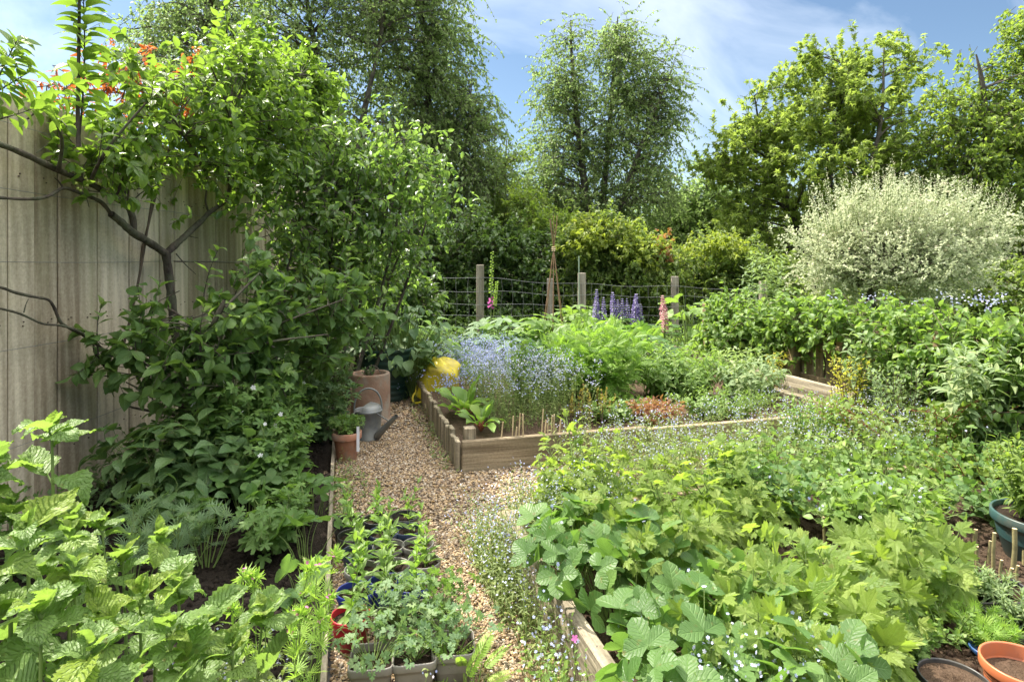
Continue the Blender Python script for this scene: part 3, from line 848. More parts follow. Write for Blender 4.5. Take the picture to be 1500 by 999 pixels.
# gravel stones
rg = np.random.default_rng(11)
def stones(n, xf, yr, size, zj=0.004):
    Y = rg.uniform(yr[0], yr[1], n); X0, X1 = xf(Y)
    X = X0 + (X1 - X0) * rg.uniform(0, 1, n)
    return np.stack([X, Y, gw(X, Y) * 0.5 + 0.010 + rg.uniform(0, zj * 2, n)], 1), size * rg.uniform(0.6, 1.5, n)
pts = [stones(27000, lambda Y: (xl(Y) + 0.02, xr2(Y)), (1.5, 2.9), 0.0054),
       stones(19000, lambda Y: (xl(Y) + 0.02, np.where(Y < 3.7, xl(Y) + 1.15, -0.30 - 0.278 * (Y - 3.73))), (2.8, 4.6), 0.0060),
       stones(8500, lambda Y: (xl(Y) - 0.2, -0.30 - 0.278 * (Y - 3.73)), (4.5, 6.6), 0.0085)]
tq, sq = rg.uniform(-0.2, 1.4, 7500), rg.uniform(-0.95, -0.01, 7500)
pc = A0 + tq[:, None] * UX + sq[:, None] * VY
pts.append((np.concatenate([pc, (gw(pc[:, 0], pc[:, 1]) * 0.5 + 0.016 + rg.uniform(0, 0.008, 7500))[:, None]], 1), 0.0078 * rg.uniform(0.6, 1.5, 7500)))
SP = np.concatenate([p for p, _ in pts]); SS = np.concatenate([q for _, q in pts])
ph = (1 + 5 ** .5) / 2
ico = nrm(np.array([(-1, ph, 0), (1, ph, 0), (-1, -ph, 0), (1, -ph, 0), (0, -1, ph), (0, 1, ph), (0, -1, -ph), (0, 1, -ph), (ph, 0, -1), (ph, 0, 1), (-ph, 0, -1), (-ph, 0, 1)], float))
icf = np.array([(0, 11, 5), (0, 5, 1), (0, 1, 7), (0, 7, 10), (0, 10, 11), (1, 5, 9), (5, 11, 4), (11, 10, 2), (10, 7, 6), (7, 1, 8), (3, 9, 4), (3, 4, 2), (3, 2, 6), (3, 6, 8), (3, 8, 9), (4, 9, 5), (2, 4, 11), (6, 2, 10), (8, 6, 7), (9, 8, 1)])
def pebble(seed):
    r = np.random.default_rng(seed)
    V = ico * r.uniform(0.75, 1.2, (12, 1)) * np.array([1.25, 0.9, 0.62])
    return V, icf.ravel(), np.full(20, 3), np.zeros((12, 2))
mg = MB()
nst = len(SP)
up = np.array([0, 0, 1.0]) + rg.normal(0, 0.35, (nst, 3))
mg.place([pebble(i) for i in range(5)], SP, np.concatenate([rg.normal(0, 1, (nst, 2)), rg.normal(0, 0.2, (nst, 1))], 1), up, SS, rg.uniform(0, 1, nst))
mg.build("gravel", M_stone, kind='stuff', label="loose tan pea gravel covering the garden path", cat="gravel")

# soil clods on the dark border
rs = np.random.default_rng(21)
nc = 9000
Yc = rs.uniform(1.4, 4.2, nc); Xc = -2.2 + (xl(Yc) - 0.08 + 2.2) * rs.uniform(0, 1, nc)
mc = MB()
mc.place([pebble(i + 9) for i in range(4)], np.stack([Xc, Yc, 0.03 + ws(Xc, Yc) * 0.7 + 0.002], 1), rs.normal(0, 1, (nc, 3)), rs.normal(0, 0.6, (nc, 3)) + [0, 0, 1], rs.uniform(0.25, 1, nc) ** 2 * 0.018, rs.uniform(0, 1, nc))
mc.build("soil_crumbs", M_soil, kind='stuff', label="dark crumbly soil lumps on the shady border", cat="soil")

# ------------------------------------------------------------------ raised beds
def local_build(m, name, mat, root, smooth=False):
    m2 = MB(); m2.__dict__ = m.__dict__
    o = m.build(name, mat, None, smooth)
    o.parent = root
    return o

rb = np.random.default_rng(31)
bed = thing("raised_bed", "raised bed of weathered timber beside the gravel path with upright boards on its left", "raised bed", (A0[0], A0[1], 0))
bed.rotation_euler = (0, 0, RZ)
m = MB(); m.box((0.62, 0.022, 0.10), (1.24, 0.044, 0.20), tint=0.35, bev=0.004); local_build(m, "front_board", M_bedx, bed)
m = MB(); m.box((2.08, 0.020, 0.092), (1.66, 0.044, 0.19), tint=0.7, bev=0.004); local_build(m, "front_board", M_bedx, bed)
m = MB(); m.box((3.12, 0.03, 0.11), (0.40, 0.044, 0.22), tint=0.15, bev=0.004); local_build(m, "front_board", M_bedx, bed)
m = MB(); s_ = 0.0
while s_ < 2.35:
    w_ = rb.uniform(0.085, 0.125); h_ = 0.20 + rb.uniform(-0.012, 0.016)
    m.box((-0.016 + rb.uniform(-0.008, 0.006), s_ + w_ / 2 + 0.046, h_ / 2), (0.032, w_ - 0.012, h_), rz=rb.normal(0, 0.05), tint=rb.uniform(0, 1), bev=0.006)
    s_ += w_
local_build(m, "side_paling", M_bedz, bed)
m = MB(); m.box((3.02, 1.75, 0.16), (0.045, 3.4, 0.30), tint=0.6, bev=0.004); local_build(m, "side_board", M_bedy, bed)
m = MB(); m.box((2.94, 1.75, 0.10), (0.09, 3.3, 0.18), tint=0.9, bev=0.004); local_build(m, "side_ledge", M_bedy, bed)
m = MB(); m.box((0.06, 0.085, 0.135), (0.07, 0.07, 0.26), tint=0.2, bev=0.004); local_build(m, "corner_post", M_bedz, bed)
wb = wob(8, 0.02, 7)
q4 = [bd(0.01, 0.04)[:2], bd(2.9, 0.04)[:2], bd(2.9, 2.4)[:2], bd(0.01, 2.4)[:2]]
grid_sheet("soil_bed", q4, 80, 70, lambda x, y: 0.145 + wb(x, y), M_soilb)

bed2 = thing("raised_bed", "low raised bed of sunlit timber in front, filled with currants and strawberries", "raised bed", (xr2(2.0) + 0.0, 2.0, 0))
bed2.rotation_euler = (0, 0, RZ)
m = MB(); m.box((0.02, -0.2, 0.10), (0.045, 1.85, 0.20), tint=0.8, bev=0.005); local_build(m, "side_board", M_bedy, bed2)
m = MB(); m.box((1.2, 0.75, 0.095), (2.4, 0.045, 0.18), tint=0.4, bev=0.005); local_build(m, "back_board", M_bedx, bed2)
def b2(t, s, z=0.0):
    p = np.array([xr2(2.0), 2.0]) + UX * t + VY * s
    return np.array([p[0], p[1], z])
grid_sheet("soil_bed", [b2(0.04, -1.1)[:2], b2(2.9, -1.1)[:2], b2(2.9, 0.72)[:2], b2(0.04, 0.72)[:2]], 80, 60, lambda x, y: 0.14 + wb(x, y), M_soilb)

# thin edging board along the path
eb = MB()
e0, e1 = np.array([xl(1.55), 1.55]), np.array([xl(5.0), 5.0])
edge = thing("edging_board", "thin grey timber edging between the dark soil border and the path", "edging", (*((e0 + e1) / 2), 0))
edge.rotation_euler = (0, 0, math.atan2(-(e1 - e0)[0], (e1 - e0)[1]))
m = MB(); m.box((0, 0, 0.032), (0.020, float(np.linalg.norm(e1 - e0)), 0.064), tint=0.1, bev=0.003); local_build(m, "board", M_bedy, edge)
for y_ in (-1.2, 0.0, 1.2):
    m = MB(); m.box((-0.028, y_, 0.02), (0.03, 0.035, 0.08), tint=0.7, bev=0.002); local_build(m, "peg", M_bedz, edge)
# plank lying at the right end of the bed
pk = px(1425, 628, 4.5)
plank = MB(); plank.box((0, 0, 0), (0.62, 0.16, 0.045), tint=0.9, bev=0.004)
pl_o = plank.build("timber_plank", M_bedx, smooth=False, label="short pale plank lying among the bramble stems at the far right", cat="plank")
pl_o.location = pk; pl_o.rotation_euler = (0.1, 0.05, -0.15)

# ------------------------------------------------------------------ timber fence
rf = np.random.default_rng(41)
fence = thing("timber_fence", "tall weathered close-boarded timber fence with training wires", "fence", (-2.33, 5.0, 0))
y0 = 0.55
pan = None
for k in range(5):
    m = MB(); ye = y0 + 1.83
    y_ = y0
    while y_ < ye - 0.02:
        w_ = min(rf.uniform(0.125, 0.175), ye - y_)
        nb = 0 if 'nb' not in globals() else nb + 1
        m.box((-2.319 + 0.004 * (nb % 2) + rf.uniform(-0.002, 0.002), y_ + w_ / 2, 1.035 + rf.uniform(-0.005, 0.005)), (0.018, w_ - 0.006, 2.07), rz=rf.normal(0, 0.02), tint=rf.uniform(0, 1), bev=0.006)
        for zn in (0.36, 0.34, 1.01, 0.99, 1.71, 1.69): m.box((-2.3085 + 0.004 * (nb % 2), y_ + w_ * rf.uniform(.3, .7), zn + rf.uniform(-.006, .006)), (0.006, 0.006, 0.006), tint=.5, mat=1)
        y_ += w_
    m.box((-2.338, (y0 + ye) / 2, 1.0), (0.014, ye - y0 - 0.004, 2.0), tint=0.1)
    m.build("board_panel", [M_fence, M_nail], fence, smooth=False)
    m = MB(); m.box((-2.39, y0 + 0.02, 1.0), (0.09, 0.09, 2.04), tint=0.4, bev=0.004); m.build("post", M_fence, fence, smooth=False)
    m = MB()
    for z_ in (0.35, 1.0, 1.7): m.box((-2.376, (y0 + ye) / 2, z_), (0.06, 1.7, 0.08), tint=0.5)
    m.build("rail", M_fence, fence, smooth=False)
    y0 = ye
for z_ in (0.45, 0.9, 1.30, 1.63, 1.93):
    yy = np.linspace(0.6, 7.0, 30)
    P = np.stack([np.full(30, -2.298) + 0.016 + 0 * yy, yy, z_ - 0.01 * np.sin(np.pi * ((yy - 0.6) % 1.83) / 1.83)], 1)
    m = MB(); m.tubes(P[None], np.full((1, 30), 0.0014), 4); m.build("wire", M_wire, fence)

# ------------------------------------------------------------------ wire stock fence at the back
wf = thing("wire_fence", "square mesh wire stock fence on grey timber posts in front of the dark hedge", "wire fence", (1.2, 8.8, 0))
wp = [(560, 380, 7.8), (703, 388, 8.2), (853, 400, 8.8), (990, 405, 9.2), (1120, 412, 9.6)]
tops = []
for i, (x, y, Y) in enumerate(wp):
    t_ = px(x, y, Y); tops.append(t_)
    m = MB(); m.box((t_[0], t_[1] + 0.06, t_[2] / 2 - 0.05), (0.10, 0.09, t_[2] + 0.1), rz=0.1 * (i % 3), tint=0.2 + 0.15 * i, bev=0.008)
    m.build("post", M_post, wf, smooth=False)
wf.location = (1.2, 8.8, 0)
hs = [0.86, 0.72, 0.585, 0.46, 0.33, 0.2, 0.06]
mw, mv = MB(), MB()
seg = []
for a, b in zip(tops[:-1], tops[1:]):
    n_ = int(np.linalg.norm((b - a)[:2]) / 0.15); f = np.linspace(0, 1, n_ + 1)[:-1, None]
    seg.append(a[None] * (1 - f) + b[None] * f)
seg = np.concatenate(seg + [tops[-1][None]])
for h in hs:
    P = seg.copy(); P[:, 2] = P[:, 2] * h + 0.012 * np.sin(np.arange(len(P)) * 0.7 + h * 9) - 0.01 * np.abs(np.sin(np.arange(len(P)) * 0.32)); P[:, 1] += 0.008 * np.sin(np.arange(len(P)) * 1.3 + h * 20)
    mw.tubes(P[None], np.full((1, len(P)), 0.0024), 4)
for j, p in enumerate(seg):
    k = np.linspace(0.06, 0.86, 8)
    P = np.stack([p[0] + 0.012 * np.sin(k * 14 + j), np.full(8, p[1]), p[2] * k], 1)
    mv.tubes(P[None], np.full((1, 8), 0.0018), 4)
mw.build("line_wire", M_wire, wf); mv.build("stay_wire", M_wire, wf)
b_ = px(806, 408, 9.6)
m = MB(); m.box((b_[0], b_[1], b_[2] / 2), (0.10, 0.10, b_[2]), tint=0.5, bev=0.008)
m.build("timber_post", M_post, smooth=False, label="lone grey post standing just behind the wire mesh by the cane wigwam", cat="post")

# ------------------------------------------------------------------ picket fence on the right
def pk_(s, z=0.0):   # along the right of the beds
    p = A0 + UX * 3.33 + VY * s
    return np.array([p[0], p[1], z])
pf = thing("picket_fence", "low brown picket fence almost hidden under leafy climbers", "picket fence", pk_(1.5))
rp = np.random.default_rng(51)
m = MB(); s_ = -2.2
while s_ < 2.4:
    c = pk_(s_)
    h = 0.80 + rp.uniform(-0.015, 0.015)
    w = 0.07; th = 0.018
    V = np.array([(-th / 2, -w / 2, 0.05), (-th / 2, w / 2, 0.05), (-th / 2, w / 2, h - 0.04), (-th / 2, 0, h), (-th / 2, -w / 2, h - 0.04)])
    V = np.concatenate([V, V + [th, 0, 0]])
    cz, sz = math.cos(RZ), math.sin(RZ)
    V = V @ np.array([[cz, sz, 0], [-sz, cz, 0], [0, 0, 1]]) + c
    m.poly(V, [[4, 3, 2, 1, 0], [5, 6, 7, 8, 9], [0, 1, 6, 5], [1, 2, 7, 6], [2, 3, 8, 7], [3, 4, 9, 8], [4, 0, 5, 9]], tint=rp.uniform(0, 1))
    s_ += 0.115
m.build("picket", M_picket, pf, smooth=False)
for z_ in (0.26, 0.55):
    m = MB(); c = pk_(0.1); m.box((c[0] - 0.032 * math.cos(RZ), c[1] - 0.032 * math.sin(RZ), z_), (0.04, 4.6, 0.06), rz=RZ, tint=0.5, bev=0.003)
    m.build("rail", M_picket, pf, smooth=False)
for s_ in (-2.2, -0.4, 1.0, 2.35):
    m = MB(); c = pk_(s_); m.box((c[0] - 0.10 * math.cos(RZ), c[1] - 0.10 * math.sin(RZ), 0.41), (0.08, 0.08, 0.82), rz=RZ, tint=0.3, bev=0.004)
    m.build("post", M_picket, pf, smooth=False)

# ------------------------------------------------------------------ trees beyond the garden
def tree(seed, name, label, cat, trunks, lobes, leafT, leafm, barkm, ncl, ntw, twl, nl, size, tw_r=0.004, group=None, r1=0.008, twig_m=None, **kw):
    """trunks: list of (points, r0, r1)"""
    r = np.random.default_rng(seed)
    base = trunks[0][0][0]
    root = thing(name, label, cat, base, group)
    MT, ML = MB(), MB()
    nodes, nr = [], []
    for pts, a, b in trunks:
        P, R = limb(MT, pts, a, b, 9, r, 5)
        skip = int(len(P) * 0.2)
        nodes.append(P[skip:]); nr.append(R[skip:])
    nodes = np.concatenate(nodes); nr = np.concatenate(nr)
    cl, P, lp, D, U, S, ti = canopy(r, lobes, ncl, ntw, twl, nl, size, **kw)
    branches(r, MT, nodes, nr, cl, r1, 5, rise=1.2)
    MT.tubes(P, np.array([1.4, 1.2, 1.0, 0.8, 0.5]) * tw_r, 3, tint=0.4)
    ML.place(leafT, lp, D, U, S, ti)
    MT.build("trunk", barkm, root)
    ML.build("crown", leafm, root)
    return root

def trk(pix, r0, r1, ground_z=0.0):
    p = [px(*q) for q in pix]
    p[0] = np.array([p[0][0], p[0][1], ground_z])
    return (p, r0, r1)

# centre birch with two leaders
Yb = 16.0
tree(101, "birch_tree", "tall twin-topped birch standing alone against the blue sky in the middle", "tree",
     [trk([(868, 470, Yb), (862, 330, Yb), (848, 200, Yb), (838, 90, Yb), (836, 30, Yb)], 0.13, 0.015),
      trk([(872, 470, Yb), (880, 330, Yb + .2), (890, 220, Yb + .3), (898, 120, Yb + .2), (905, 25, Yb)], 0.12, 0.015),
      trk([(874, 440, Yb), (910, 300, Yb - .3), (945, 200, Yb - .4), (985, 100, Yb - .3)], 0.09, 0.012)],
     [lob(834, 62, Yb, 22, 44), lob(830, 130, Yb, 38, 60), lob(825, 215, Yb, 55, 80, 1.0), lob(808, 285, Yb, 60, 60, 1.2), lob(905, 60, Yb, 34, 45),
      lob(925, 120, Yb, 48, 70), lob(962, 135, Yb, 36, 60), lob(985, 90, Yb, 12, 20), lob(975, 190, Yb, 34, 60), lob(900, 210, Yb, 60, 90, 1.2), lob(950, 260, Yb, 60, 70, 1.2), lob(880, 310, Yb, 90, 50, 1.4)],
     SML, L_birch, M_bark_grey, 440, 9, 0.66, 16, 0.072, shell=0.6, droop=0.45, spread=0.5, up=0.1, leaf_down=0.8, tint=(0.1, 0.85), r1=0.006)

Yl = 13.0
tree(102, "birch_tree", "broad many-stemmed birch behind the timber fence, its crown filling the upper left", "tree",
     [trk([(470, 480, Yl), (480, 330, Yl), (478, 160, Yl), (452, 20, Yl), (440, -120, Yl)], 0.10, 0.02),
      trk([(480, 480, Yl), (505, 330, Yl - .3), (530, 180, Yl - .4), (560, 40, Yl - .4), (575, -120, Yl)], 0.09, 0.02),
      trk([(465, 480, Yl), (410, 320, Yl + .2), (350, 150, Yl + .3), (300, -20, Yl), (280, -140, Yl)], 0.09, 0.02)],
     [lob(300, 10, Yl, 110, 90), lob(230, 70, Yl, 60, 70, 1.0), lob(420, 60, Yl, 120, 130), lob(330, 150, Yl, 110, 90), lob(480, 190, Yl, 110, 110), lob(420, -100, Yl, 130, 90), lob(400, 280, Yl, 160, 80), lob(560, 10, Yl, 95, 110)],
     SML, L_birch, M_bark_grey, 600, 9, 0.72, 16, 0.072, shell=0.6, droop=0.4, spread=0.5, up=0.1, leaf_down=0.7, tint=(0.05, 0.75))
Yr = 14.0
tree(103, "birch_tree", "birch with drooping outer twigs forming the right edge of the left tree mass", "tree",
     [trk([(640, 480, Yr), (636, 330, Yr), (630, 180, Yr), (622, 40, Yr), (610, -90, Yr)], 0.10, 0.02),
      trk([(645, 480, Yr), (665, 330, Yr), (680, 230, Yr), (690, 140, Yr)], 0.10, 0.015)],
     [lob(610, -20, Yr, 75, 70), lob(650, 60, Yr, 45, 70), lob(610, 120, Yr, 80, 90), lob(690, 160, Yr, 44, 50), lob(660, 200, Yr, 72, 70), lob(590, 240, Yr, 90, 80), lob(690, 250, Yr, 52, 60), lob(640, 310, Yr, 95, 50)],
     SML, L_birch, M_bark_grey, 400, 9, 0.68, 16, 0.074, shell=0.6, droop=0.5, spread=0.5, up=0.05, leaf_down=0.8, tint=(0.05, 0.7))
# lighter young tree between the birches
Yw = 15.0
tree(104, "young_tree", "small yellow-green tree low between the two birch crowns", "tree",
     [trk([(735, 470, Yw), (738, 360, Yw), (740, 260, Yw), (742, 205, Yw)], 0.07, 0.01)],
     [lob(738, 235, Yw, 30, 45), lob(735, 300, Yw, 50, 55), lob(770, 330, Yw, 50, 40), lob(715, 350, Yw, 55, 35)],
     NAR, L_lime, M_bark_grey, 150, 8, 0.5, 13, 0.11, shell=0.6, droop=0.2, spread=0.5, up=0.4, tint=(0.2, 0.9))
# maple
Ym = 14.5
ml = [(1200, 300, 120, 80), (1130, 230, 70, 80), (1230, 220, 110, 90), (1310, 250, 80, 90), (1090, 310, 60, 70), (1175, 165, 55, 55), (1240, 130, 60, 60), (1300, 170, 55, 60), (1110, 185, 34, 40),
      (1196, 92, 16, 34), (1248, 82, 16, 34), (1290, 66, 13, 36), (1322, 95, 14, 40), (1345, 95, 10, 30), (1275, 110, 20, 30), (1218, 120, 18, 30), (1150, 120, 22, 26), (1112, 135, 12, 26), (1300, 340, 100, 60), (1060, 260, 40, 60)]
tree(105, "maple_tree", "bright yellow-green maple with upright leafy shoots behind the pale willow", "tree",
     [trk([(1215, 480, Ym), (1215, 380, Ym), (1212, 280, Ym), (1225, 180, Ym), (1245, 100, Ym)], 0.18, 0.02),
      trk([(1218, 420, Ym), (1260, 300, Ym - .4), (1290, 180, Ym - .5), (1295, 70, Ym - .3)], 0.10, 0.012),
      trk([(1214, 420, Ym), (1160, 310, Ym + .3), (1120, 220, Ym + .3), (1105, 140, Ym)], 0.10, 0.012)],
     [lob(x, y, Ym, rx, ry) for x, y, rx, ry in ml], MAPL, L_maple, M_bark_grey, 350, 7, 0.55, 9, 0.12, shell=0.5, droop=0.0, spread=0.5, up=0.6, leaf_down=0.5, tint=(0.1, 0.85), young=0.15)
# right dark tree
Ya = 13.0
tree(106, "ash_tree", "bronze-green tree leaning in at the upper right corner with bare twigs showing", "tree",
     [trk([(1480, 500, Ya), (1470, 360, Ya), (1450, 240, Ya), (1440, 130, Ya), (1430, 80, Ya)], 0.17, 0.015),
      trk([(1485, 460, Ya), (1520, 300, Ya), (1540, 150, Ya), (1530, 40, Ya)], 0.14, 0.02)],
     [lob(1430, 180, Ya, 70, 45), lob(1490, 130, Ya, 55, 60), lob(1520, 50, Ya, 35, 50), lob(1430, 82, Ya, 32, 16), lob(1400, 240, Ya, 60, 60), lob(1480, 250, Ya, 70, 70), lob(1560, 180, Ya, 60, 120), lob(1440, 320, Ya, 90, 50), lob(1385, 160, Ya, 28, 26)],
     OV, L_ash, M_bark_grey, 300, 8, 0.55, 12, 0.095, shell=0.55, droop=0.1, spread=0.6, up=0.2, leaf_down=0.5, tint=(0.05, 0.8), young=0.15)
tree(107, "background_tree", "dark green tree between the twin-topped birch and the bright maple", "tree",
     [trk([(1030, 480, 18), (1030, 370, 18), (1034, 290, 18), (1036, 250, 18)], 0.14, 0.02)],
     [lob(1030, 310, 18, 55, 60), lob(990, 340, 18, 60, 45), lob(1075, 340, 18, 60, 50), lob(930, 350, 18, 60, 40)],
     OV, L_birch, M_bark_grey, 190, 8, 0.7, 11, 0.13, shell=0.6, spread=0.6, tint=(0.05, 0.7))
tree(108, "background_tree", "shadowy green tree filling the gap below the maple, behind the pale willow", "tree",
     [trk([(1380, 500, 17), (1380, 380, 17), (1385, 300, 17)], 0.16, 0.03)],
     [lob(1380, 330, 17, 110, 60), lob(1480, 350, 17, 90, 60), lob(1150, 370, 17, 120, 45), lob(1280, 370, 17, 110, 45)],
     OV, L_olive, M_bark_grey, 300, 8, 0.8, 12, 0.15, shell=0.6, spread=0.6, tint=(0.1, 0.8))

# ------------------------------------------------------------------ hedge and shrubs behind the wire fence
def shrub(seed, name, label, cat, base, lobes, T, lm, sm, ncl, ntw, twl, nl, size, nst=5, r0=0.03, group=None, part="foliage", extra=None, tw_r=0.0025, r1=0.004, **kw):
    r = np.random.default_rng(seed)
    root = thing(name, label, cat, base, group)
    MT, ML = MB(), MB()
    nodes, nr = [], []
    base = np.asarray(base, float)
    for k in range(nst):
        c, rad = lobes[k % len(lobes)]
        tip = np.asarray(c) + r.normal(0, 0.3, 3) * np.asarray(rad)
        b = base + np.array([(tip[0] - base[0]) * r.uniform(0.2, 0.9), (tip[1] - base[1]) * r.uniform(0.2, 0.9), 0]) * (1 if nst > 3 else 0.05)
        P, R = limb(MT, [b, b * 0.5 + tip * 0.5 + r.normal(0, 0.05, 3), tip], r0 * r.uniform(0.7, 1.1), r0 * 0.3, 6, r, 5)
        nodes.append(P[3:]); nr.append(R[3:])
    cl, P, lp, D, U, S, ti = canopy(r, lobes, ncl, ntw, twl, nl, size, **kw)
    branches(r, MT, np.concatenate(nodes), np.concatenate(nr), cl, r1, 4)
    MT.tubes(P, np.array([1.4, 1.2, 1.0, 0.8, 0.5]) * tw_r, 3, tint=0.4)
    ML.place(T, lp, D, U, S, ti)
    MT.build("branch", sm, root); ML.build(part, lm, root)
    return root

hl = [lob(x, y, 10.6, 46, ry, 0.55) for x, y, ry in ((560, 400, 85), (600, 395, 85), (640, 390, 80), (680, 395, 78), (720, 395, 75), (760, 400, 70), (800, 405, 62), (840, 425, 50), (600, 450, 70), (680, 455, 60), (760, 455, 60), (640, 455, 60), (720, 455, 60))]
shrub(201, "evergreen_hedge", "dense dark evergreen hedge behind the left part of the wire fence", "hedge", (-1.0, 10.7, 0), hl, OV, L_dark, M_twig, 560, 8, 0.34, 13, 0.085, nst=12, shell=0.45, spread=0.7, up=0.3, tint=(0.05, 0.9), leaf_down=0.5)
hl = [lob(x, y, 10.3, rx, ry, 0.6) for x, y, rx, ry in ((890, 385, 55, 55), (850, 380, 40, 45), (930, 390, 45, 50), (905, 440, 80, 50), (880, 345, 30, 28), (960, 420, 50, 50), (850, 440, 50, 50))]
shrub(202, "golden_shrub", "rounded shrub with golden yellow tips behind the middle of the wire fence", "shrub", (1.65, 10.4, 0), hl, OV, L_olive, M_twig, 300, 8, 0.32, 13, 0.075, nst=8, shell=0.45, spread=0.6, up=0.5, tint=(0.1, 0.95))
def tips_part(root, seed, lobes, T, lm, n, size, name="new_growth", **kw):
    r = np.random.default_rng(seed); ML = MB()
    cl, P, lp, D, U, S, ti = canopy(r, lobes, n, 6, 0.22, 9, size, **kw)
    ML.place(T, lp, D, U, S, ti); ML.build(name, lm, root)
sr = bpy.data.objects["golden_shrub"]
tips_part(sr, 203, [lob(875, 338, 10.1, 26, 16, 0.4), lob(900, 352, 9.9, 60, 22, 0.5), lob(850, 352, 9.9, 25, 25, 0.4), lob(940, 368, 9.8, 40, 20, 0.4)], OV, L_gold, 60, 0.075, up=0.7)
hl = [lob(x, y, 10.9, rx, ry, 0.6) for x, y, rx, ry in ((1010, 395, 50, 45), (1060, 395, 50, 45), (1000, 445, 60, 50), (1070, 445, 60, 50), (1110, 410, 40, 50), (1130, 450, 60, 50))]
shrub(204, "olive_shrub", "dull olive-green shrub behind the right end of the wire fence with one orange-brown sprig", "shrub", (3.5, 11.0, 0), hl, OV, L_olive, M_twig, 260, 8, 0.33, 13, 0.08, nst=8, shell=0.45, spread=0.7, up=0.4, tint=(0.0, 0.7))
tips_part(bpy.data.objects["olive_shrub"], 205, [lob(966, 362, 10.2, 12, 10, 0.1)], OV, L_copper, 8, 0.07, name="brown_sprig", up=0.4)
tips_part(bpy.data.objects["olive_shrub"], 206, [lob(1000, 372, 10.4, 30, 14, 0.3), lob(1060, 362, 10.4, 40, 12, 0.3)], OV, L_gold, 22, 0.07, up=0.6)
shrub(207, "climber_shrub", "yellow-green shrub topping the dark hedge beside the cane wigwam", "shrub", (0.3, 10.0, 0), [lob(775, 300, 11.5, 28, 22, 0.4), lob(800, 335, 11.3, 36, 24, 0.4), lob(830, 360, 11, 30, 40, 0.4)], OV, L_lime, M_twig, 60, 7, 0.3, 11, 0.075, nst=4, up=0.5, tint=(0.3, 1.0))

shrub(208, "evergreen_shrub", "dark green shrub in the gap under the right side of the pale willow", "shrub", (8.0, 9.4, 0), [lob(x, y, 9.4, 60, 45, 0.5) for x, y in ((1400, 440), (1470, 430), (1540, 425), (1340, 445), (1280, 450), (1210, 450))], OV, L_olive, M_twig, 190, 7, 0.33, 12, 0.075, nst=8, shell=0.45, spread=0.7, up=0.4, tint=(0.0, 0.9))

# ------------------------------------------------------------------ dappled willow on a short trunk
Yd = 7.6
rw = np.random.default_rng(301)
wil = thing("dappled_willow", "rounded cream and pale pink dappled willow on a short trunk", "tree", (px(1272, 440, Yd)[0], Yd, 0))
MT, ML = MB(), MB()
tb = px(1272, 500, Yd); tb[2] = 0
P, R = limb(MT, [tb, px(1274, 470, Yd), px(1278, 425, Yd), px(1285, 400, Yd)], 0.075, 0.06, 10, rw)
wl = [lob(1305, 385, Yd, 115, 52, 0.8), lob(1245, 370, Yd, 60, 56, 0.6), lob(1385, 380, Yd, 68, 46, 0.6), lob(1312, 340, Yd, 95, 52, 0.7), lob(1405, 350, Yd, 44, 44, 0.5), lob(1215, 385, Yd, 30, 40, 0.5), lob(1250, 412, Yd, 50, 20, .5), lob(1370, 415, Yd, 60, 20, .5)]
cl, Pt, lp, D, U, S, ti = canopy(rw, wl, 360, 8, 0.36, 22, 0.037, shell=0.45, droop=0.0, spread=0.5, up=0.7, leaf_down=0.0, tint=(0.0, 0.85), young=0.15, outw=0.9)
MW = MB(); branches(rw, MT, P[4:], R[4:], cl, 0.003, 4)
MW.tubes(Pt, np.array([1.4, 1.2, 1.0, 0.8, 0.5]) * 0.0013, 3, tint=0.4)
ML.place(NAR[0:1] + SML, lp, D, U, S, ti)
tpx = [(rw.uniform(1200, 1465), 0) for _ in range(150)] + [(rw.normal(1300, 14), 1) for _ in range(14)] + [(rw.normal(1232, 12), 1) for _ in range(5)]
bs, tp = [], []
for x, hi in tpx:
    ytop = 300 - 35 * math.cos((x - 1320) / 160 * 1.5)
    Y_ = Yd + rw.uniform(-0.5, 0.3)
    b = px(x, ytop + 60, Y_); lean = (x - 1310) / 900
    t = px(x + lean * 130, ytop - rw.uniform(-6, 16) - (22 * hi), Y_)
    bs.append(b); tp.append(t)
herb(rw, MW, ML, bs, tp, NAR, 0.045, 26, r=0.003, K=4, bow=0.05, t0=0.1, ang=(55, 30), droop=0.0, tip_scale=0.6, tint=(0.3, 0.9), young=0.25, sides=4)
MW.build("twig", M_gstem, wil); MT.build("trunk", M_bark_grey, wil); ML.build("crown", L_willow, wil)

# ------------------------------------------------------------------ trained cherry on the timber fence
rc = np.random.default_rng(401)
ch = thing("cherry_tree", "cherry tree trained flat on the timber fence with a forked dark trunk", "tree", (*fp(262, 560, 0.12)[:2], 0))
MT, ML, MF = MB(), MB(), MB()
nodes, nr = [], []
def clim(pix, r0, r1, off=0.12, keep=True, k=4):
    P, R = limb(MT, [fp(x, y, off if np.ndim(off) == 0 else off[i]) for i, (x, y) in enumerate(pix)], r0, r1, 8, rc, k)
    if keep: nodes.append(P[1:]); nr.append(R[1:])
    return P
b0 = fp(270, 600, 0.12)
t0_ = [(272, 640), (268, 580), (262, 520), (253, 455), (247, 400), (243, 372)]
clim(t0_, 0.030, 0.026, keep=False)
clim([(243, 372), (218, 355), (195, 341), (178, 326), (163, 314)], 0.024, 0.018)
clim([(197, 343), (194, 318), (184, 300), (168, 290), (131, 269), (86, 250), (40, 228), (0, 212), (-50, 200), (-120, 195)], 0.017, 0.013)
clim([(163, 314), (150, 298), (135, 290), (112, 281), (92, 276), (70, 288), (40, 292), (0, 290), (-40, 288)], 0.011, 0.006)
clim([(93, 276), (86, 266), (80, 261)], 0.005, 0.002)
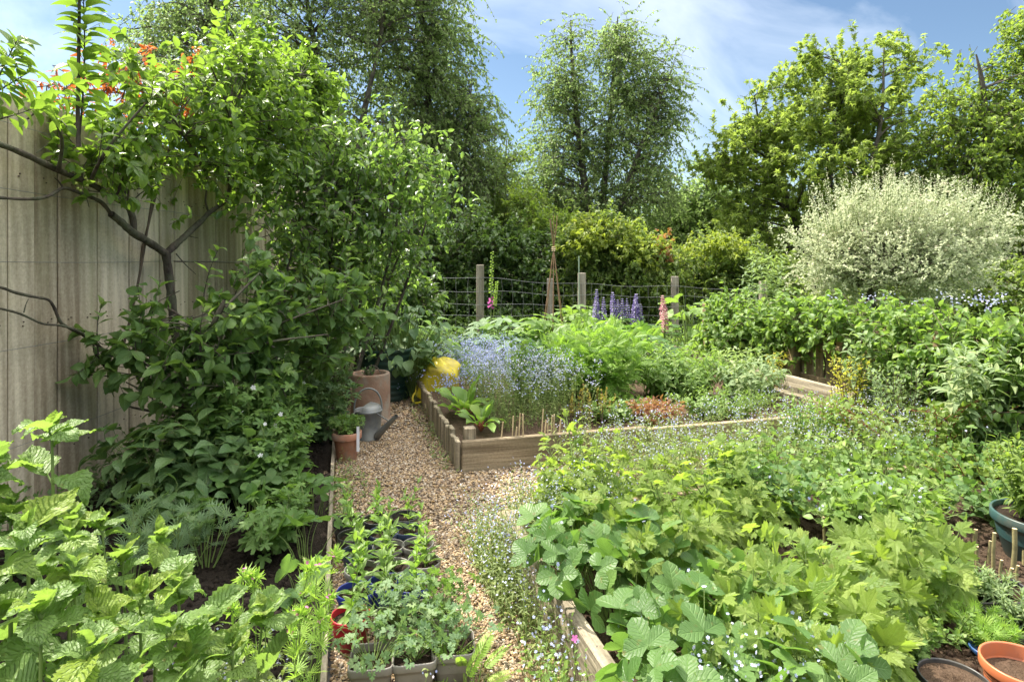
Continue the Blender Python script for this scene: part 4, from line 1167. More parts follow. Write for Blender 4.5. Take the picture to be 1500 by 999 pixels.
clim([(243, 372), (258, 358), (268, 349), (285, 333), (297, 322), (306, 312), (318, 304), (329, 295), (336, 276), (335, 256), (330, 230)], 0.022, 0.012, [0.12] * 5 + [0.13, 0.16, 0.2, 0.24, 0.28, 0.3])
clim([(306, 313), (301, 295), (303, 275), (303, 255)], 0.008, 0.004)
clim([(272, 345), (290, 349)], 0.005, 0.002); clim([(258, 372), (272, 388), (287, 402)], 0.004, 0.002)
clim([(115, 215), (114, 170), (115, 100), (116, 30), (117, -40), (118, -90)], 0.010, 0.004, 0.25)
clim([(255, 383), (280, 384), (310, 384), (350, 386)], 0.004, 0.002)
# fruiting wood above the fence
for pix in ([(131, 269), (150, 230), (180, 190), (215, 150)], [(168, 290), (200, 230), (250, 180), (290, 130)], [(335, 256), (340, 200), (330, 150), (310, 100)], [(335, 256), (380, 210), (420, 150), (440, 110)], [(86, 250), (90, 200), (60, 140)], [(303, 255), (270, 200), (240, 150)]):
    clim(pix, 0.010, 0.004, [0.15, 0.28, 0.4, 0.5][:len(pix)])
nodes = np.concatenate(nodes); nr = np.concatenate(nr)
def flob(x, y, off, rx, ry, rd):
    c = fp(x, y, off); return (c, (rd, rx / F * c[1], ry / F * c[1]))
def flob2(x, y, off, rx, ry, rd):
    off = off - 0.12
    """blob sized in photo pixels although the fence recedes"""
    c = fp(x, y, off); k = c[1] / F
    return (c, (rx * k * 0.55 + rd * 0.3, rx * k * 1.1, ry * k))
lobes = [flob2(190, 195, .35, 65, 40, .25), flob2(150, 245, .3, 40, 28, .2), flob2(260, 160, .4, 60, 45, .3), flob2(330, 130, .45, 65, 50, .3), flob2(300, 215, .35, 75, 45, .3), flob2(390, 190, .5, 75, 60, .3),
         flob2(420, 120, .5, 60, 45, .3), flob2(215, 245, .3, 55, 32, .2), flob2(360, 250, .4, 50, 35, .25), flob2(450, 190, .55, 60, 60, .3), flob2(240, 115, .45, 40, 30, .25), flob2(370, 85, .5, 45, 35, .3), flob2(120, 190, .35, 35, 30, .2), flob2(460, 130, .6, 40, 40, .3)]
cl, P, lp, D, U, S, ti = canopy(rc, lobes, 225, 4, 0.22, 10, 0.066, shell=0.5, droop=0.1, spread=0.7, up=0.4, leaf_down=0.3, tint=(0.1, 0.85), young=0.15, szj=0.3)
branches(rc, MT, nodes, nr, cl, 0.003, 4)
MT.tubes(P, np.array([1.4, 1.2, 1.0, 0.8, 0.5]) * 0.0018, 4, tint=0.4)
ML.place(OV, lp, D, U, S, ti)
# the upright leader with long leaves, and the shoots at the frame's edge
herb(rc, MT, ML, [fp(115, 215, .25)], [fp(117, -70, .25)], OV, 0.125, 74, r=0.004, t0=0.15, ang=(78, 55), droop=0.30, tip_scale=0.9, pet=0.12, tint=(0.1, 0.6))
herb(rc, MT, ML, [fp(x, y, .35) for x, y in ((-30, 150), (-60, 130), (-20, 180), (-10, 130), (40, 175))], [fp(x, y, .45) for x, y in ((45, 105), (30, 75), (70, 150), (25, 60), (110, 120))], OV, 0.085, 20, r=0.003, ang=(75, 45), droop=0.3, tip_scale=0.8, pet=0.15, tint=(0.2, 0.9), young=0.2)
s_b, s_t = [], []
for x, y in ((345, 60), (310, 75), (300, 85), (400, 55), (350, 45), (430, 80), (270, 95), (450, 120), (475, 140), (420, 60), (440, 150), (365, 70), (250, 90), (225, 100), (330, 55), (385, 95), (490, 165), (505, 180), (460, 110), (150, 175), (380, 62), (412, 82)):
    s_b.append(fp(x - 6, y + 60, .5)); s_t.append(fp(x, y, .55))
herb(rc, MT, ML, s_b, s_t, OV, 0.075, 14, r=0.002, ang=(70, 40), droop=0.1, tip_scale=0.7, pet=0.1, tint=(0.4, 1.0), young=0.3)
# green fruit
cf = [fp(131 + rc.normal(0, 14), 268 + rc.normal(0, 10), .2) for _ in range(9)] + [fp(160 + rc.normal(0, 10), 285 + rc.normal(0, 6), .2) for _ in range(4)]
M_cf = plain_mat("green_cherry", (0.22, 0.30, 0.05), (0.35, 0.38, 0.08), 0.35)
for c in cf:
    MF = MB(); MF.lathe([(0.0005, .007), (.005, .005), (.007, 0), (.005, -.005), (.0005, -.007)], c, 8, tint=0.6); MF.build("cherry_fruit", M_cf, ch)
MT.build("trunk", M_bark, ch); ML.build("foliage", L_cherry, ch)

# orange young growth peeping over the fence
shrub(402, "red_tipped_shrub", "shrub with orange-red young leaves showing over the fence top", "shrub", (-2.75, 3.3, 0), [(px(192, 105, 3.75), (0.13, 0.2, 0.12)), (px(165, 140, 3.7), (0.16, 0.2, 0.10)), (px(215, 130, 3.75), (0.10, 0.2, 0.10)), (px(80, 128, 3.4), (0.12, 0.2, 0.05)), (px(255, 165, 3.9), (0.10, 0.2, 0.06)), (px(285, 95, 4.0), (0.08, 0.2, 0.03))],
      LAN, L_orange, M_twig, 30, 3, 0.13, 8, 0.05, nst=6, r0=0.012, up=0.6, spread=0.7, tint=(0.0, 1.0))

# ------------------------------------------------------------------ glossy plum further along the fence
shrub(403, "plum_tree", "glossy-leaved plum tree spreading over the fence behind the cherry", "tree", (-2.05, 5.4, 0),
      [lob(440, 270, 5.0, 55, 40, .25), lob(520, 255, 5.1, 55, 35, .3), lob(590, 235, 5.4, 55, 26, .3), lob(635, 265, 5.6, 34, 22, .25), lob(480, 320, 5.0, 60, 34, .3), lob(560, 300, 5.3, 60, 28, .35), lob(625, 318, 5.6, 30, 16, .25), lob(500, 375, 5.3, 60, 30, .3), lob(575, 360, 5.6, 45, 26, .3), lob(430, 330, 4.7, 40, 30, .2), lob(590, 205, 5.4, 24, 16, .2), lob(480, 225, 5, 35, 22, .3), lob(545, 410, 5.8, 50, 22, .3), lob(440, 400, 5, 40, 40, .2)],
      OV, L_plum, M_bark, 225, 4, 0.32, 9, 0.066, nst=11, r0=0.022, shell=0.5, droop=0.2, spread=0.8, up=0.15, tint=(0.1, 1.0), leaf_down=0.3, cl_r=.5)
shrub(404, "climber", "dark leafy climber hanging over the far end of the timber fence", "climber", (-2.1, 7.0, 0),
      [lob(540, 430, 6.8, 50, 50, .3), lob(590, 440, 7.2, 40, 45, .3), lob(470, 440, 6.2, 50, 40, .3), lob(520, 380, 7, 50, 40, .3)], OV, L_dark, M_twig, 120, 6, 0.25, 11, 0.085, nst=6, up=0.1, spread=0.7, tint=(0.1, 1.0), leaf_down=0.6)

# ------------------------------------------------------------------ young apple with broad leaves in front of the fence
ra = np.random.default_rng(405)
ap = thing("apple_tree", "young broad-leaved apple bush with bright shoot tips in front of the fence", "tree", px(285, 640, 3.35) * [1, 1, 0])
MT, ML = MB(), MB()
Ya_ = 3.35
P0, R0 = limb(MT, [px(285, 660, Ya_) * [1, 1, 0], px(285, 612, Ya_), px(282, 560, Ya_), px(300, 500, Ya_), px(330, 440, Ya_)], 0.026, 0.014, 8, ra)
an_, ar_ = [P0[5:]], [R0[5:]]
for pix in ([(283, 600), (250, 590), (215, 575), (185, 560)], [(283, 612), (240, 605), (195, 597), (180, 590)], [(282, 565), (230, 540), (180, 515), (150, 480)], [(300, 500), (260, 460), (220, 440)], [(290, 540), (350, 500), (420, 470), (500, 440)], [(300, 520), (400, 500), (480, 490)], [(330, 450), (360, 420), (380, 400)], [(285, 590), (330, 560), (380, 540)]):
    p_, r_ = limb(MT, [px(x, y, Ya_ + 0.1 * i) for i, (x, y) in enumerate(pix)], 0.010, 0.004, 6, ra); an_.append(p_[2:]); ar_.append(r_[2:])
an_ = np.concatenate(an_); ar_ = np.concatenate(ar_)
al = [lob(x, y, Y_, rx, ry, .22) for x, y, Y_, rx, ry in ((205, 510, 3.3, 50, 34), (270, 535, 3.3, 60, 40), (330, 495, 3.4, 50, 40), (400, 470, 3.6, 55, 40), (470, 465, 3.9, 50, 40), (370, 540, 3.5, 50, 34), (190, 560, 3.3, 34, 22), (245, 480, 3.3, 36, 20), (440, 520, 3.8, 50, 34), (345, 440, 3.6, 30, 22), (525, 440, 4.1, 28, 22), (410, 415, 3.8, 34, 26))]
cl, P, lp, D, U, S, ti = canopy(ra, al, 82, 3, 0.20, 7, 0.086, shell=0.5, droop=0.1, spread=0.7, up=0.3, leaf_down=0.35, tint=(0.0, 0.7), szj=0.25)
branches(ra, MT, an_, ar_, cl, 0.003, 4)
MT.tubes(P, np.array([1.4, 1.2, 1.0, 0.8, 0.5]) * 0.002, 4, tint=0.4)
ML.place(OVN, lp, D, U, S, ti)
s_b, s_t = [], []
for x, y, Y_ in ((512, 362, 4.0), (478, 400, 3.9), (535, 422, 4.0), (570, 425, 4.2), (470, 420, 3.9), (300, 445, 3.3), (340, 450, 3.3), (150, 445, 3.2), (215, 440, 3.2), (320, 365, 3.6), (365, 380, 3.6), (470, 385, 4.1)):
    s_b.append(px(x - ra.uniform(5, 30), y + 75, Y_)); s_t.append(px(x, y, Y_))
herb(ra, MT, ML, s_b, s_t, OVN, 0.095, 9, r=0.003, ang=(70, 35), droop=0.15, tip_scale=0.65, pet=0.15, tint=(0.3, 0.8), young=0.5)
MT.build("trunk", M_bark, ap); ML.build("foliage", L_apple, ap)
# bare trained twigs at the left edge
tw = thing("trained_branch", "bare dark trained twigs crossing the fence boards below the cherry", "branch", fp(160, 545, 0.1))
m = MB()
limb(m, [fp(x, y, .08) for x, y in ((-60, 410), (0, 421), (20, 428), (45, 434), (70, 439), (79, 450), (84, 462), (92, 475), (120, 490), (140, 503), (157, 518))], 0.006, 0.008, 7, ra)
m.build("long_twig", M_bark, tw)
m = MB(); limb(m, [fp(x, y, .09) for x, y in ((-60, 440), (0, 452), (30, 460), (62, 474), (90, 477), (116, 486), (124, 492))], 0.005, 0.006, 7, ra); limb(m, [fp(x, y, .09) for x, y in ((137, 505), (140, 518), (150, 532), (162, 548))], 0.006, 0.007, 7, ra)
m.build("short_twig", M_bark, tw)
m = MB(); limb(m, [fp(x, y, .09) for x, y in ((35, 458), (38, 446), (42, 438))], 0.003, 0.0015, 5, ra); m.build("spur", M_bark, tw)

# ------------------------------------------------------------------ border plants on the left
def ptuft(seed, name, label, cat, c, rad, h, n, T, lm, sm, size, nl, group=None, flowers=None, **kw):
    r = np.random.default_rng(seed)
    root = thing(name, label, cat, c, group)
    MS, ML = MB(), MB()
    cl_kw = {k: kw.pop(k) for k in ('hj', 'base', 'lean') if k in kw}
    b, t = clump(r, c, rad, h, n, **cl_kw)
    P = herb(r, MS, ML, b, t, T, size, nl, **kw)
    ML.build("foliage", lm, root); MS.build("stem", sm, root)
    if flowers:
        fm, fT, fs, fn, fsp = flowers
        for k in r.integers(0, n, fn):
            p = t[k] + r.normal(0, fsp * .5, 3) + [0, 0, fsp * 0.6]
            MF = MB(); MF.tubes(np.stack([t[k] - [0, 0, .02], p])[None], np.array([[.0009, .0008]]), 4, mat=1)
            MF.place(fT, p[None], r.normal(0, 1, (1, 3)), r.normal(0, 0.5, (1, 3)) + [-0.2, -0.5, 0.8], fs * r.uniform(0.8, 1.2, 1), r.uniform(0, 1, 1))
            MF.build("flower", [fm, M_gstem], root)
    return root

ptuft(501, "broadleaf_plant", "dark heart-leaved plant at the foot of the fence under the apple", "plant", px(270, 745, 3.15) * [1, 1, 0] + [0, 0.0, 0.03], (0.42, 0.22), 0.42, 46, OVN, L_shade, M_gstem, 0.135, 6, droop=0.35, ang=(80, 55), pet=0.5, tint=(0.0, 0.8), t0=0.35, tip_scale=0.8)
ptuft(502, "broadleaf_plant", "lower dark-leaved plant between the fence foot and the thread-leaved cranesbill", "plant", px(235, 800, 2.75) * [1, 1, 0] + [0, 0.1, 0.03], (0.25, 0.2), 0.22, 22, OVN, L_shade, M_gstem, 0.12, 5, droop=0.35, ang=(80, 55), pet=0.4, tint=(0.0, 0.7), t0=0.35)
wf5 = (P_white, FL5, 0.026, 26, 0.03)
ptuft(503, "hardy_cranesbill", "lobed-leaved cranesbill with a few white flowers spilling beside the apple trunk", "plant", (-1.55, 3.45, 0.03), (0.40, 0.35), 0.66, 90, GERA, L_gera, M_gstem, 0.085, 9, pet=0.7, droop=0.1, ang=(75, 50), tint=(0.1, 0.9), t0=0.2, flowers=wf5, hj=0.35)
ptuft(504, "hardy_cranesbill", "dense dark cranesbill with pale pink flowers behind the terracotta pot", "plant", (-1.50, 4.25, 0.0), (0.42, 0.38), 0.75, 110, GERA, L_shade, M_gstem, 0.075, 9, pet=0.7, droop=0.1, ang=(75, 50), tint=(0.2, 1.0), t0=0.2, flowers=(P_white, FL5, 0.026, 16, 0.03), hj=0.35)
ptuft(507, "hardy_cranesbill", "low cranesbill leaves spilling over the edging beside the pot rows", "plant", (-1.06, 2.75, 0.02), (0.15, 0.30), 0.22, 34, GERA, L_gera, M_gstem, 0.065, 5, pet=0.8, droop=0.15, ang=(80, 55), tint=(0.1, 0.85), t0=0.3)
ptuft(505, "hardy_cranesbill", "leafy cranesbill drooping over the timber edging in front of the terracotta pot", "plant", (-1.27, 3.32, 0.02), (0.22, 0.30), 0.42, 52, GERA, L_gera, M_gstem, 0.08, 7, pet=0.8, droop=0.15, ang=(80, 55), tint=(0.1, 0.85), t0=0.2, flowers=(P_white, FL5, 0.024, 6, 0.03))
ptuft(506, "shrub_rose", "small-leaved rose bush climbing the fence behind the chimney pot", "shrub", (-1.75, 4.9, 0.0), (0.5, 0.4), 1.15, 70, OV, L_gera, M_twig, 0.05, 26, droop=0.1, ang=(75, 45), tint=(0.1, 0.9), t0=0.15, hj=0.4)
for i, (c, r_, h, n, lab) in enumerate((((-1.28, 2.98, 0.03), 0.16, 0.24, 14, "three-leaflet strawberry plant on bare soil just inside the edging"), ((-1.10, 2.85, 0.03), 0.13, 0.2, 12, "strawberry plant touching the timber edging, nearest the pot rows"), ((-1.45, 2.75, 0.03), 0.12, 0.17, 7, "small strawberry plant alone on the dark soil, furthest from the edging"), ((-0.85, 2.55, 0.03), 0.14, 0.19, 11, "strawberry plant leaning over the edging beside the middle pots"), ((-0.75, 2.2, 0.03), 0.12, 0.17, 10, "strawberry plant against the edging next to the blue pots"), ((-0.99, 3.05, 0.03), 0.15, 0.22, 12, "strawberry plant over the edging short of the terracotta pot"))):
    ptuft(510 + i, "strawberry_plant", lab, "plant", c, r_, h, n, STRAW, L_straw, M_gstem, 0.105, 1, tip_scale=1.0, t0=1.0, ang=(60, 60), droop=0.1, tint=(0.1, 0.8), group="strawberry plants on the shady border", r=0.0018, bow=0.25)
for i, (x, y, Y, lab) in enumerate(((215, 745, 2.6, "thread-leaved cranesbill low against the fence foot, leftmost of its kind"), (262, 765, 2.5, "thread-leaved cranesbill with spread leaves on the dark soil"), (300, 760, 2.55, "feathery thread-leaved cranesbill at the edge of the bare soil"), (190, 790, 2.35, "thread-leaved cranesbill half hidden behind the crinkled leaves"))):
    c = px(x, y, Y); ptuft(520 + i, "thread_leaf_plant", lab, "plant", (c[0], c[1], 0.03), 0.13, max(0.12, c[2]), 10, THREAD, L_blue, M_gstem, 0.085, 3, t0=0.6, ang=(70, 50), droop=0.1, pet=0.5, tint=(0.2, 0.9), group="thread-leaved cranesbills on the border")
# pale seed-head cranesbills in sun
for i, (x, y, Y, lab) in enumerate(((530, 830, 1.75, "fresh green cranesbill with pinkish bud tufts, beside the red pot"), (370, 850, 1.7, "thin-leaved cranesbill with bright tufted tops over the forget-me-nots"), (440, 870, 1.65, "tufted cranesbill between the two sunlit bud heads"))):
    rr = np.random.default_rng(530 + i)
    tops = {0: [(490, 815), (465, 830), (455, 870), (430, 905), (480, 880)], 1: [(372, 848), (388, 880), (340, 895), (355, 845)], 2: [(452, 835), (440, 900), (470, 910), (425, 930)]}[i]
    tp = np.array([px(a, b, Y + rr.uniform(-.05, .05)) for a, b in tops])
    c = tp.mean(0) * [1, 1, 0] + [0, 0, 0.02]
    root = thing("bud_head_plant", lab, "plant", c, "tufted cranesbills in the sun")
    MS, ML, MF = MB(), MB(), MB()
    bs = c + rr.normal(0, 0.03, tp.shape) * [1, 1, 0]
    herb(rr, MS, ML, bs, tp, [_th] if False else THREAD, 0.055, 6, r=0.0024, t0=0.4, ang=(60, 40), droop=0.0, pet=0.3, tint=(0.4, 1.0), tip_scale=0.8)
    for t_ in tp:
        n_ = 34; d = nrm(rr.normal(0, 1, (n_, 3)) + [0, 0, 0.5]); ML.place(NAR, np.repeat(t_[None], n_, 0) + d * 0.006, d, rr.normal(0, 1, (n_, 3)), rr.uniform(0.022, 0.036, n_), rr.uniform(0.5, 1, n_))
        MF = MB(); MF.place(FL5, t_[None] + rr.normal(0, 0.008, (2, 3)) + [0, 0, .012], rr.normal(0, 1, (2, 3)), rr.normal(0, .4, (2, 3)) + [0, 0, 1], np.full(2, 0.011), rr.uniform(0, 1, 2)); MF.build("flower", P_mag, root)
    ML.build("foliage", L_fern, root); MS.build("stem", M_gstem, root)

# ------------------------------------------------------------------ big crinkled-leaf plants, bottom left
def crinkled(seed, label, tips, base_pix, nl=8, size=0.15):
    r = np.random.default_rng(seed)
    tp = np.array([px(*t) for t in tips])
    c = tp.mean(0) * [1, 1, 0]
    root = thing("crinkled_leaf_plant", label, "plant", c, "large crinkled-leaf plants by the camera")
    MS, ML = MB(), MB()
    bs = c + (tp - c) * [0.75, 0.75, 0] + [0, 0, 0.02]
    for k in range(len(tp)):
        h = tp[k, 2]
        herb(r, MS, ML, [bs[k]], [tp[k]], BIG, size, 2 * max(4, int(h * 8)), r=0.006, bow=0.06, t0=0.25, ang=(95, 45), droop=0.40, tip_scale=0.55, base_scale=1.0, pet=0.2, opp=True, tint=(0.1, 0.7), young=0.4, sides=7, jit=0.35, szj=0.32)
        herb(r, None, ML, [tp[k] - [0, 0, .03]], [tp[k] + [0, 0, .03]], BIG, size * .55, 8, r=.003, ang=(70, 20), droop=.1, t0=.1, tip_scale=.4, tint=(.5, .9), young=.3, jit=.3)
    ML.build("foliage", L_big, root); MS.build("stem", M_gstem, root)
crinkled(601, "tallest crinkled-leaf plant, its leafy tip standing in front of the fence boards", [(76, 640, 1.35), (-10, 690, 1.3), (110, 770, 1.35), (-40, 720, 1.25), (15, 760, 1.3)], None, size=0.15)
crinkled(602, "crinkled-leaf plant filling the bottom left corner of the picture", [(40, 790, 1.1), (-20, 850, 1.05), (110, 850, 1.1), (60, 905, 1.0), (160, 930, 1.05), (100, 800, 1.2), (130, 970, .95)], None, size=0.14)
crinkled(603, "sunlit crinkled-leaf plant with puckered leaves beside the forget-me-nots", [(235, 800, 1.3), (262, 868, 1.2), (205, 885, 1.15), (300, 930, 1.15), (180, 830, 1.3), (250, 935, 1.05), (150, 780, 1.4)], None, size=0.125)
crinkled(604, "crinkled-leaf shoot reaching out lowest and nearest to the pot rows", [(385, 905, 1.25), (340, 960, 1.15), (270, 985, 1.05)], None, size=0.135)

# ------------------------------------------------------------------ forget-me-nots
def fmn_stuff(seed, name, label, pts_fn, n, h, mats, fl, size=0.035, nl=7, stem_r=0.0012, ftx=6, fsz=0.010, fsp=0.025, group=None, T=None):
    r = np.random.default_rng(seed)
    b = pts_fn(r, n)
    t = b + np.stack([r.normal(0, 0.06, n), r.normal(0, 0.06, n), h * r.uniform(0.55, 1.1, n)], 1)
    MS, ML = MB(), MB()
    herb(r, MS, ML, b, t, T or NAR, size, nl, r=stem_r, bow=0.2, t0=0.1, ang=(70, 40), droop=0.1, tip_scale=0.5, tint=(0.0, 1.0), sides=4, K=4)
    nf = n * ftx; k = np.repeat(np.arange(n), ftx)
    p = t[k] + r.normal(0, fsp, (nf, 3))
    MS.place(FL5, p, r.normal(0, 1, (nf, 3)), r.normal(0, 0.6, (nf, 3)) + [-0.1, -0.5, 0.9], fsz * r.uniform(0.7, 1.2, nf), r.uniform(0, 1, nf), 1)
    # one object: foliage + flowers
    ob = MB(); ob.v = ML.v + MS.v; 
    off = ML.n
    ob.l = ML.l + [l + off for l in MS.l]; ob.t = ML.t + MS.t; ob.uv = ML.uv + MS.uv; ob.ti = ML.ti + MS.ti
    ob.m = ML.m + [np.where(m_ == 1, 2, 1) for m_ in MS.m]; ob.n = ML.n + MS.n
    ob.build(name, [mats, M_gstem, fl], kind='stuff', label=label, cat="flowers", group=group)

def pixbox(quads, zf=0.02):
    """random ground points under photo-pixel boxes (x0,x1,y0,y1 of the GROUND pixel)"""
    def f(r, n):
        q = quads[0] if len(quads) == 1 else None
        out = []
        for i in range(n):
            x0, x1, y0, y1, z = quads[r.integers(len(quads))]
            out.append(gnd(r.uniform(x0, x1), r.uniform(y0, y1), z))
        return np.array(out)
    return f
def bedbox(fr, boxes):
    def f(r, n):
        w = np.array([(b[1] - b[0]) * (b[3] - b[2]) for b in boxes]); k = r.choice(len(boxes), n, p=w / w.sum())
        return np.array([fr(r.uniform(boxes[i][0], boxes[i][1]), r.uniform(boxes[i][2], boxes[i][3]), boxes[i][4]) for i in k])
    return f
def worldbox(boxes):
    return bedbox(lambda x, y, z: np.array([x, y, z]), boxes)

fmn_stuff(701, "forget_me_nots", "bright blue forget-me-nots drifting at the back left of the raised bed", bedbox(bd, [(0.38, 1.05, 1.2, 2.9, 0.12), (0.05, 0.4, 2.05, 2.9, 0.1), (0.05, 0.4, 1.0, 1.4, 0.05)]), 520, 0.34, L_fmn, P_blue, ftx=11, fsz=0.0135, fsp=0.022)
fmn_stuff(702, "forget_me_nots", "pale lilac-grey forget-me-nots gone over, in the front of the raised bed", bedbox(bd, [(0.28, 1.0, 0.35, 1.2, 0.14)]), 420, 0.44, L_fmn, P_pale, ftx=6, fsz=0.0095, fsp=0.016)
fmn_stuff(703, "forget_me_nots", "straggling pale forget-me-nots over the gravel beside the sunlit bed corner", bedbox(b2, [(-0.15, -0.02, -0.08, 0.75, 0.0), (-0.15, -0.02, 0.2, 0.75, 0.0), (0.1, 0.6, 0.74, 1.05, 0.0), (0.0, .5, .42, .7, .12)]), 620, 0.27, L_fmn, P_pale, ftx=3, fsz=0.0075, nl=10, size=0.034)
fmn_stuff(704, "forget_me_nots", "grey-green forget-me-nots filling the cross path in front of the raised bed", bedbox(bd, [(0.55, 3.0, -0.95, -0.05, 0.0)]), 900, 0.38, L_fmn, P_pale, ftx=4, fsz=0.008, fsp=.013, nl=14, size=0.04)
fmn_stuff(705, "forget_me_nots", "low blue forget-me-nots between the crinkled leaves and the pot rows", worldbox([(-0.86, -0.22, 1.28, 1.62, 0.0), (-0.95, -0.62, 1.5, 1.9, 0.0)]), 230, 0.2, L_fmn, P_pale, ftx=4, fsz=0.0075, fsp=.009, nl=9, size=0.06, T=LAN)
fmn_stuff(706, "forget_me_nots", "scattered forget-me-nots in the dark corner where the path ends", worldbox([(-1.25, -0.85, 5.6, 6.3, 0.0)]), 120, 0.25, L_shade, P_pale, ftx=5, fsz=0.016, nl=8, size=0.05)

# ------------------------------------------------------------------ raised bed planting
rbp = np.random.default_rng(801)
def chard(seed, c, label, n, size):
    r = np.random.default_rng(seed); c = np.asarray(c, float)
    root = thing("chard_plant", label, "plant", c, "chard plants in the raised bed")
    MS, ML = MB(), MB()
    a = np.arange(n) * GA; tilt = np.linspace(0.2, 0.95, n)
    d = np.stack([np.cos(a) * np.sin(tilt), np.sin(a) * np.sin(tilt), np.cos(tilt)], 1)
    L = size * r.uniform(0.8, 1.2, n)
    p1 = c + d * L[:, None] * 0.45
    MS.tubes(np.stack([np.repeat(c[None], n, 0), (c + p1) / 2 + [0, 0, .01], p1], 1), np.array([.006, .005, .004]), 6)
    ML.place([grid_leaf(8, .5, .5, .15, k, 2, 0.02, 1, .05, seed=3) for k in (.5, 1.0, 1.5)], p1, d + [0, 0, -.1], np.stack([-d[:, 0], -d[:, 1], np.full(n, 1.2)], 1), L, r.uniform(0.3, 1, n))
    ML.build("leaf_blade", L_bright, root); MS.build("stalk", M_rstem, root)
chard(802, bd(0.16, 0.75, 0.15), "bright green red-stalked chard near the upright boards", 15, 0.20)
chard(803, bd(0.20, 0.38, 0.15), "second chard with floppy leaves by the front corner post", 11, 0.15)
ptuft(804, "leafy_plant", "tall smooth-leaved plant rising among the pale forget-me-nots", "plant", bd(0.62, 0.9, .15), 0.12, 0.5, 9, ROUND, L_mix, M_gstem, 0.09, 10, ang=(65, 35), droop=0.05, tint=(0.2, 0.8))
ptuft(805, "jacobs_ladder", "mound of bright green ladder-leaved foliage in the middle of the raised bed", "plant", bd(1.35, 1.05, .15), (0.42, 0.45), 0.62, 95, PINN, L_bright, M_gstem, 0.17, 9, t0=0.25, ang=(65, 25), droop=0.15, tint=(0.1, 0.8), young=0.3, hj=0.3, lean=1.1)
ptuft(806, "jacobs_ladder", "smaller bluish ladder-leaved clump behind the dried pale forget-me-nots", "plant", bd(1.0, 1.35, .15), (0.28, 0.3), 0.42, 40, PINN, L_lup, M_gstem, 0.17, 6, t0=0.25, ang=(65, 30), droop=0.15, tint=(0.2, 1.0), hj=0.3)
ptuft(807, "phlox_clump", "broad clump of lance-leaved phlox at the right of the raised bed", "plant", bd(2.05, 1.0, .15), (0.48, 0.42), 0.40, 120, LAN, L_mix, M_gstem, 0.11, 13, t0=0.15, ang=(80, 45), droop=0.25, tint=(0.1, 0.9), opp=True, hj=0.3)
ptuft(808, "phlox_clump", "paler phlox clump against the tall right-hand side board", "plant", bd(2.55, 0.75, .15), (0.32, 0.45), 0.38, 80, LAN, L_sage, M_gstem, 0.11, 12, t0=0.15, ang=(80, 45), droop=0.3, tint=(0.2, 1.0), opp=True)
ptuft(809, "coppery_plant", "low coppery-brown mat of foliage at the front edge of the raised bed", "plant", bd(1.45, 0.25, .15), (0.20, 0.12), 0.16, 60, PINN, L_copper, M_rstem, 0.07, 7, t0=0.1, ang=(70, 40), droop=0.1, tint=(0.1, 0.9))
ptuft(810, "red_stemmed_plant", "upright plant with rusty red spikes and small leaves near the front board", "plant", bd(1.03, 0.42, .15), (0.26, 0.18), 0.27, 20, SML + ROUND[:1], L_red, M_twig, 0.032, 20, hj=.5, lean=.8, base=.8, t0=0.3, ang=(70, 30), droop=0.0, tint=(0.1, 0.7), young=0.4)
ptuft(811, "leafy_plant", "low green plants between the rusty spikes and the coppery mat", "plant", bd(1.25, 0.45, .15), (0.35, 0.2), 0.14, 60, ROUND, L_mix, M_gstem, 0.055, 6, t0=0.2, ang=(80, 50), droop=0.2, tint=(0.1, 0.9))
ptuft(812, "leafy_plant", "green low foliage along the front board right of the coppery mat", "plant", bd(2.0, 0.3, .15), (0.45, 0.2), 0.2, 80, LAN, L_mix, M_gstem, 0.07, 8, t0=0.2, ang=(80, 50), droop=0.2, tint=(0.1, 0.9))
# short bamboo canes along the front board
for i, (x, yt, yb) in enumerate(((737, 618, 640), (752, 609, 641), (757, 625, 641), (762, 605, 638), (766, 606, 636), (796, 599, 637), (800, 615, 636), (803, 612, 634), (809, 608, 633), (812, 607, 633), (822, 612, 630))):
    Yc = 3.83 + (x - 735) * 0.0012
    a_, b_ = px(x + rbp.uniform(-5, 1), yb, Yc), px(x, yt, Yc + rbp.uniform(-0.03, 0.03))
    a_[2] = 0.12
    t = thing("bamboo_cane", "short pale cut cane standing just behind the front board of the raised bed", "cane", a_, "short canes behind the front board")
    m = MB(); n_ = 7; f = np.linspace(0, 1, n_)[:, None]
    m.tubes((a_ * (1 - f) + b_ * f)[None], np.array([.0045, .0047, .0052, .0045, .0047, .0051, .0044])[None] * rbp.uniform(.8, 1.1), 7, cap=True)
    m.build("shaft", M_cane, t)
# big leaves, foxglove, lupins behind the bed
def rosette(seed, name, label, c, T, lm, n, size, h, r_=0.25, sm=None):
    r = np.random.default_rng(seed); c = np.asarray(c, float)
    root = thing(name, label, "plant", c)
    MS, ML = MB(), MB()
    a = np.arange(n) * GA; q = np.sqrt((np.arange(n) + .5) / n)
    t = c + np.stack([np.cos(a) * q * r_, np.sin(a) * q * r_, h * (1 - .45 * q ** 2) * r.uniform(.7, 1.1, n)], 1)
    md = (c + t) / 2 + [0, 0, .06]
    MS.tubes(np.stack([c + (t - c) * [.1, .1, 0], md, t], 1), np.array([.006, .005, .004]), 5)
    d = np.stack([np.cos(a), np.sin(a), np.full(n, -.15)], 1) + r.normal(0, .25, (n, 3))
    ML.place(T, t, d, r.normal(0, .3, (n, 3)) + [0, 0, 1] + np.stack([np.cos(a), np.sin(a), 0 * a], 1) * .25, size * r.uniform(.7, 1.25, n), r.uniform(.1, .9, n))
    ML.build("foliage", lm, root); MS.build("stalk", sm or M_gstem, root)
rosette(820, "hollyhock", "large pale lobed leaves in a drift left of the cane wigwam", px(735, 545, 7.0) * [1, 1, 0], GERA, L_blue, 70, .17, .62, .55)
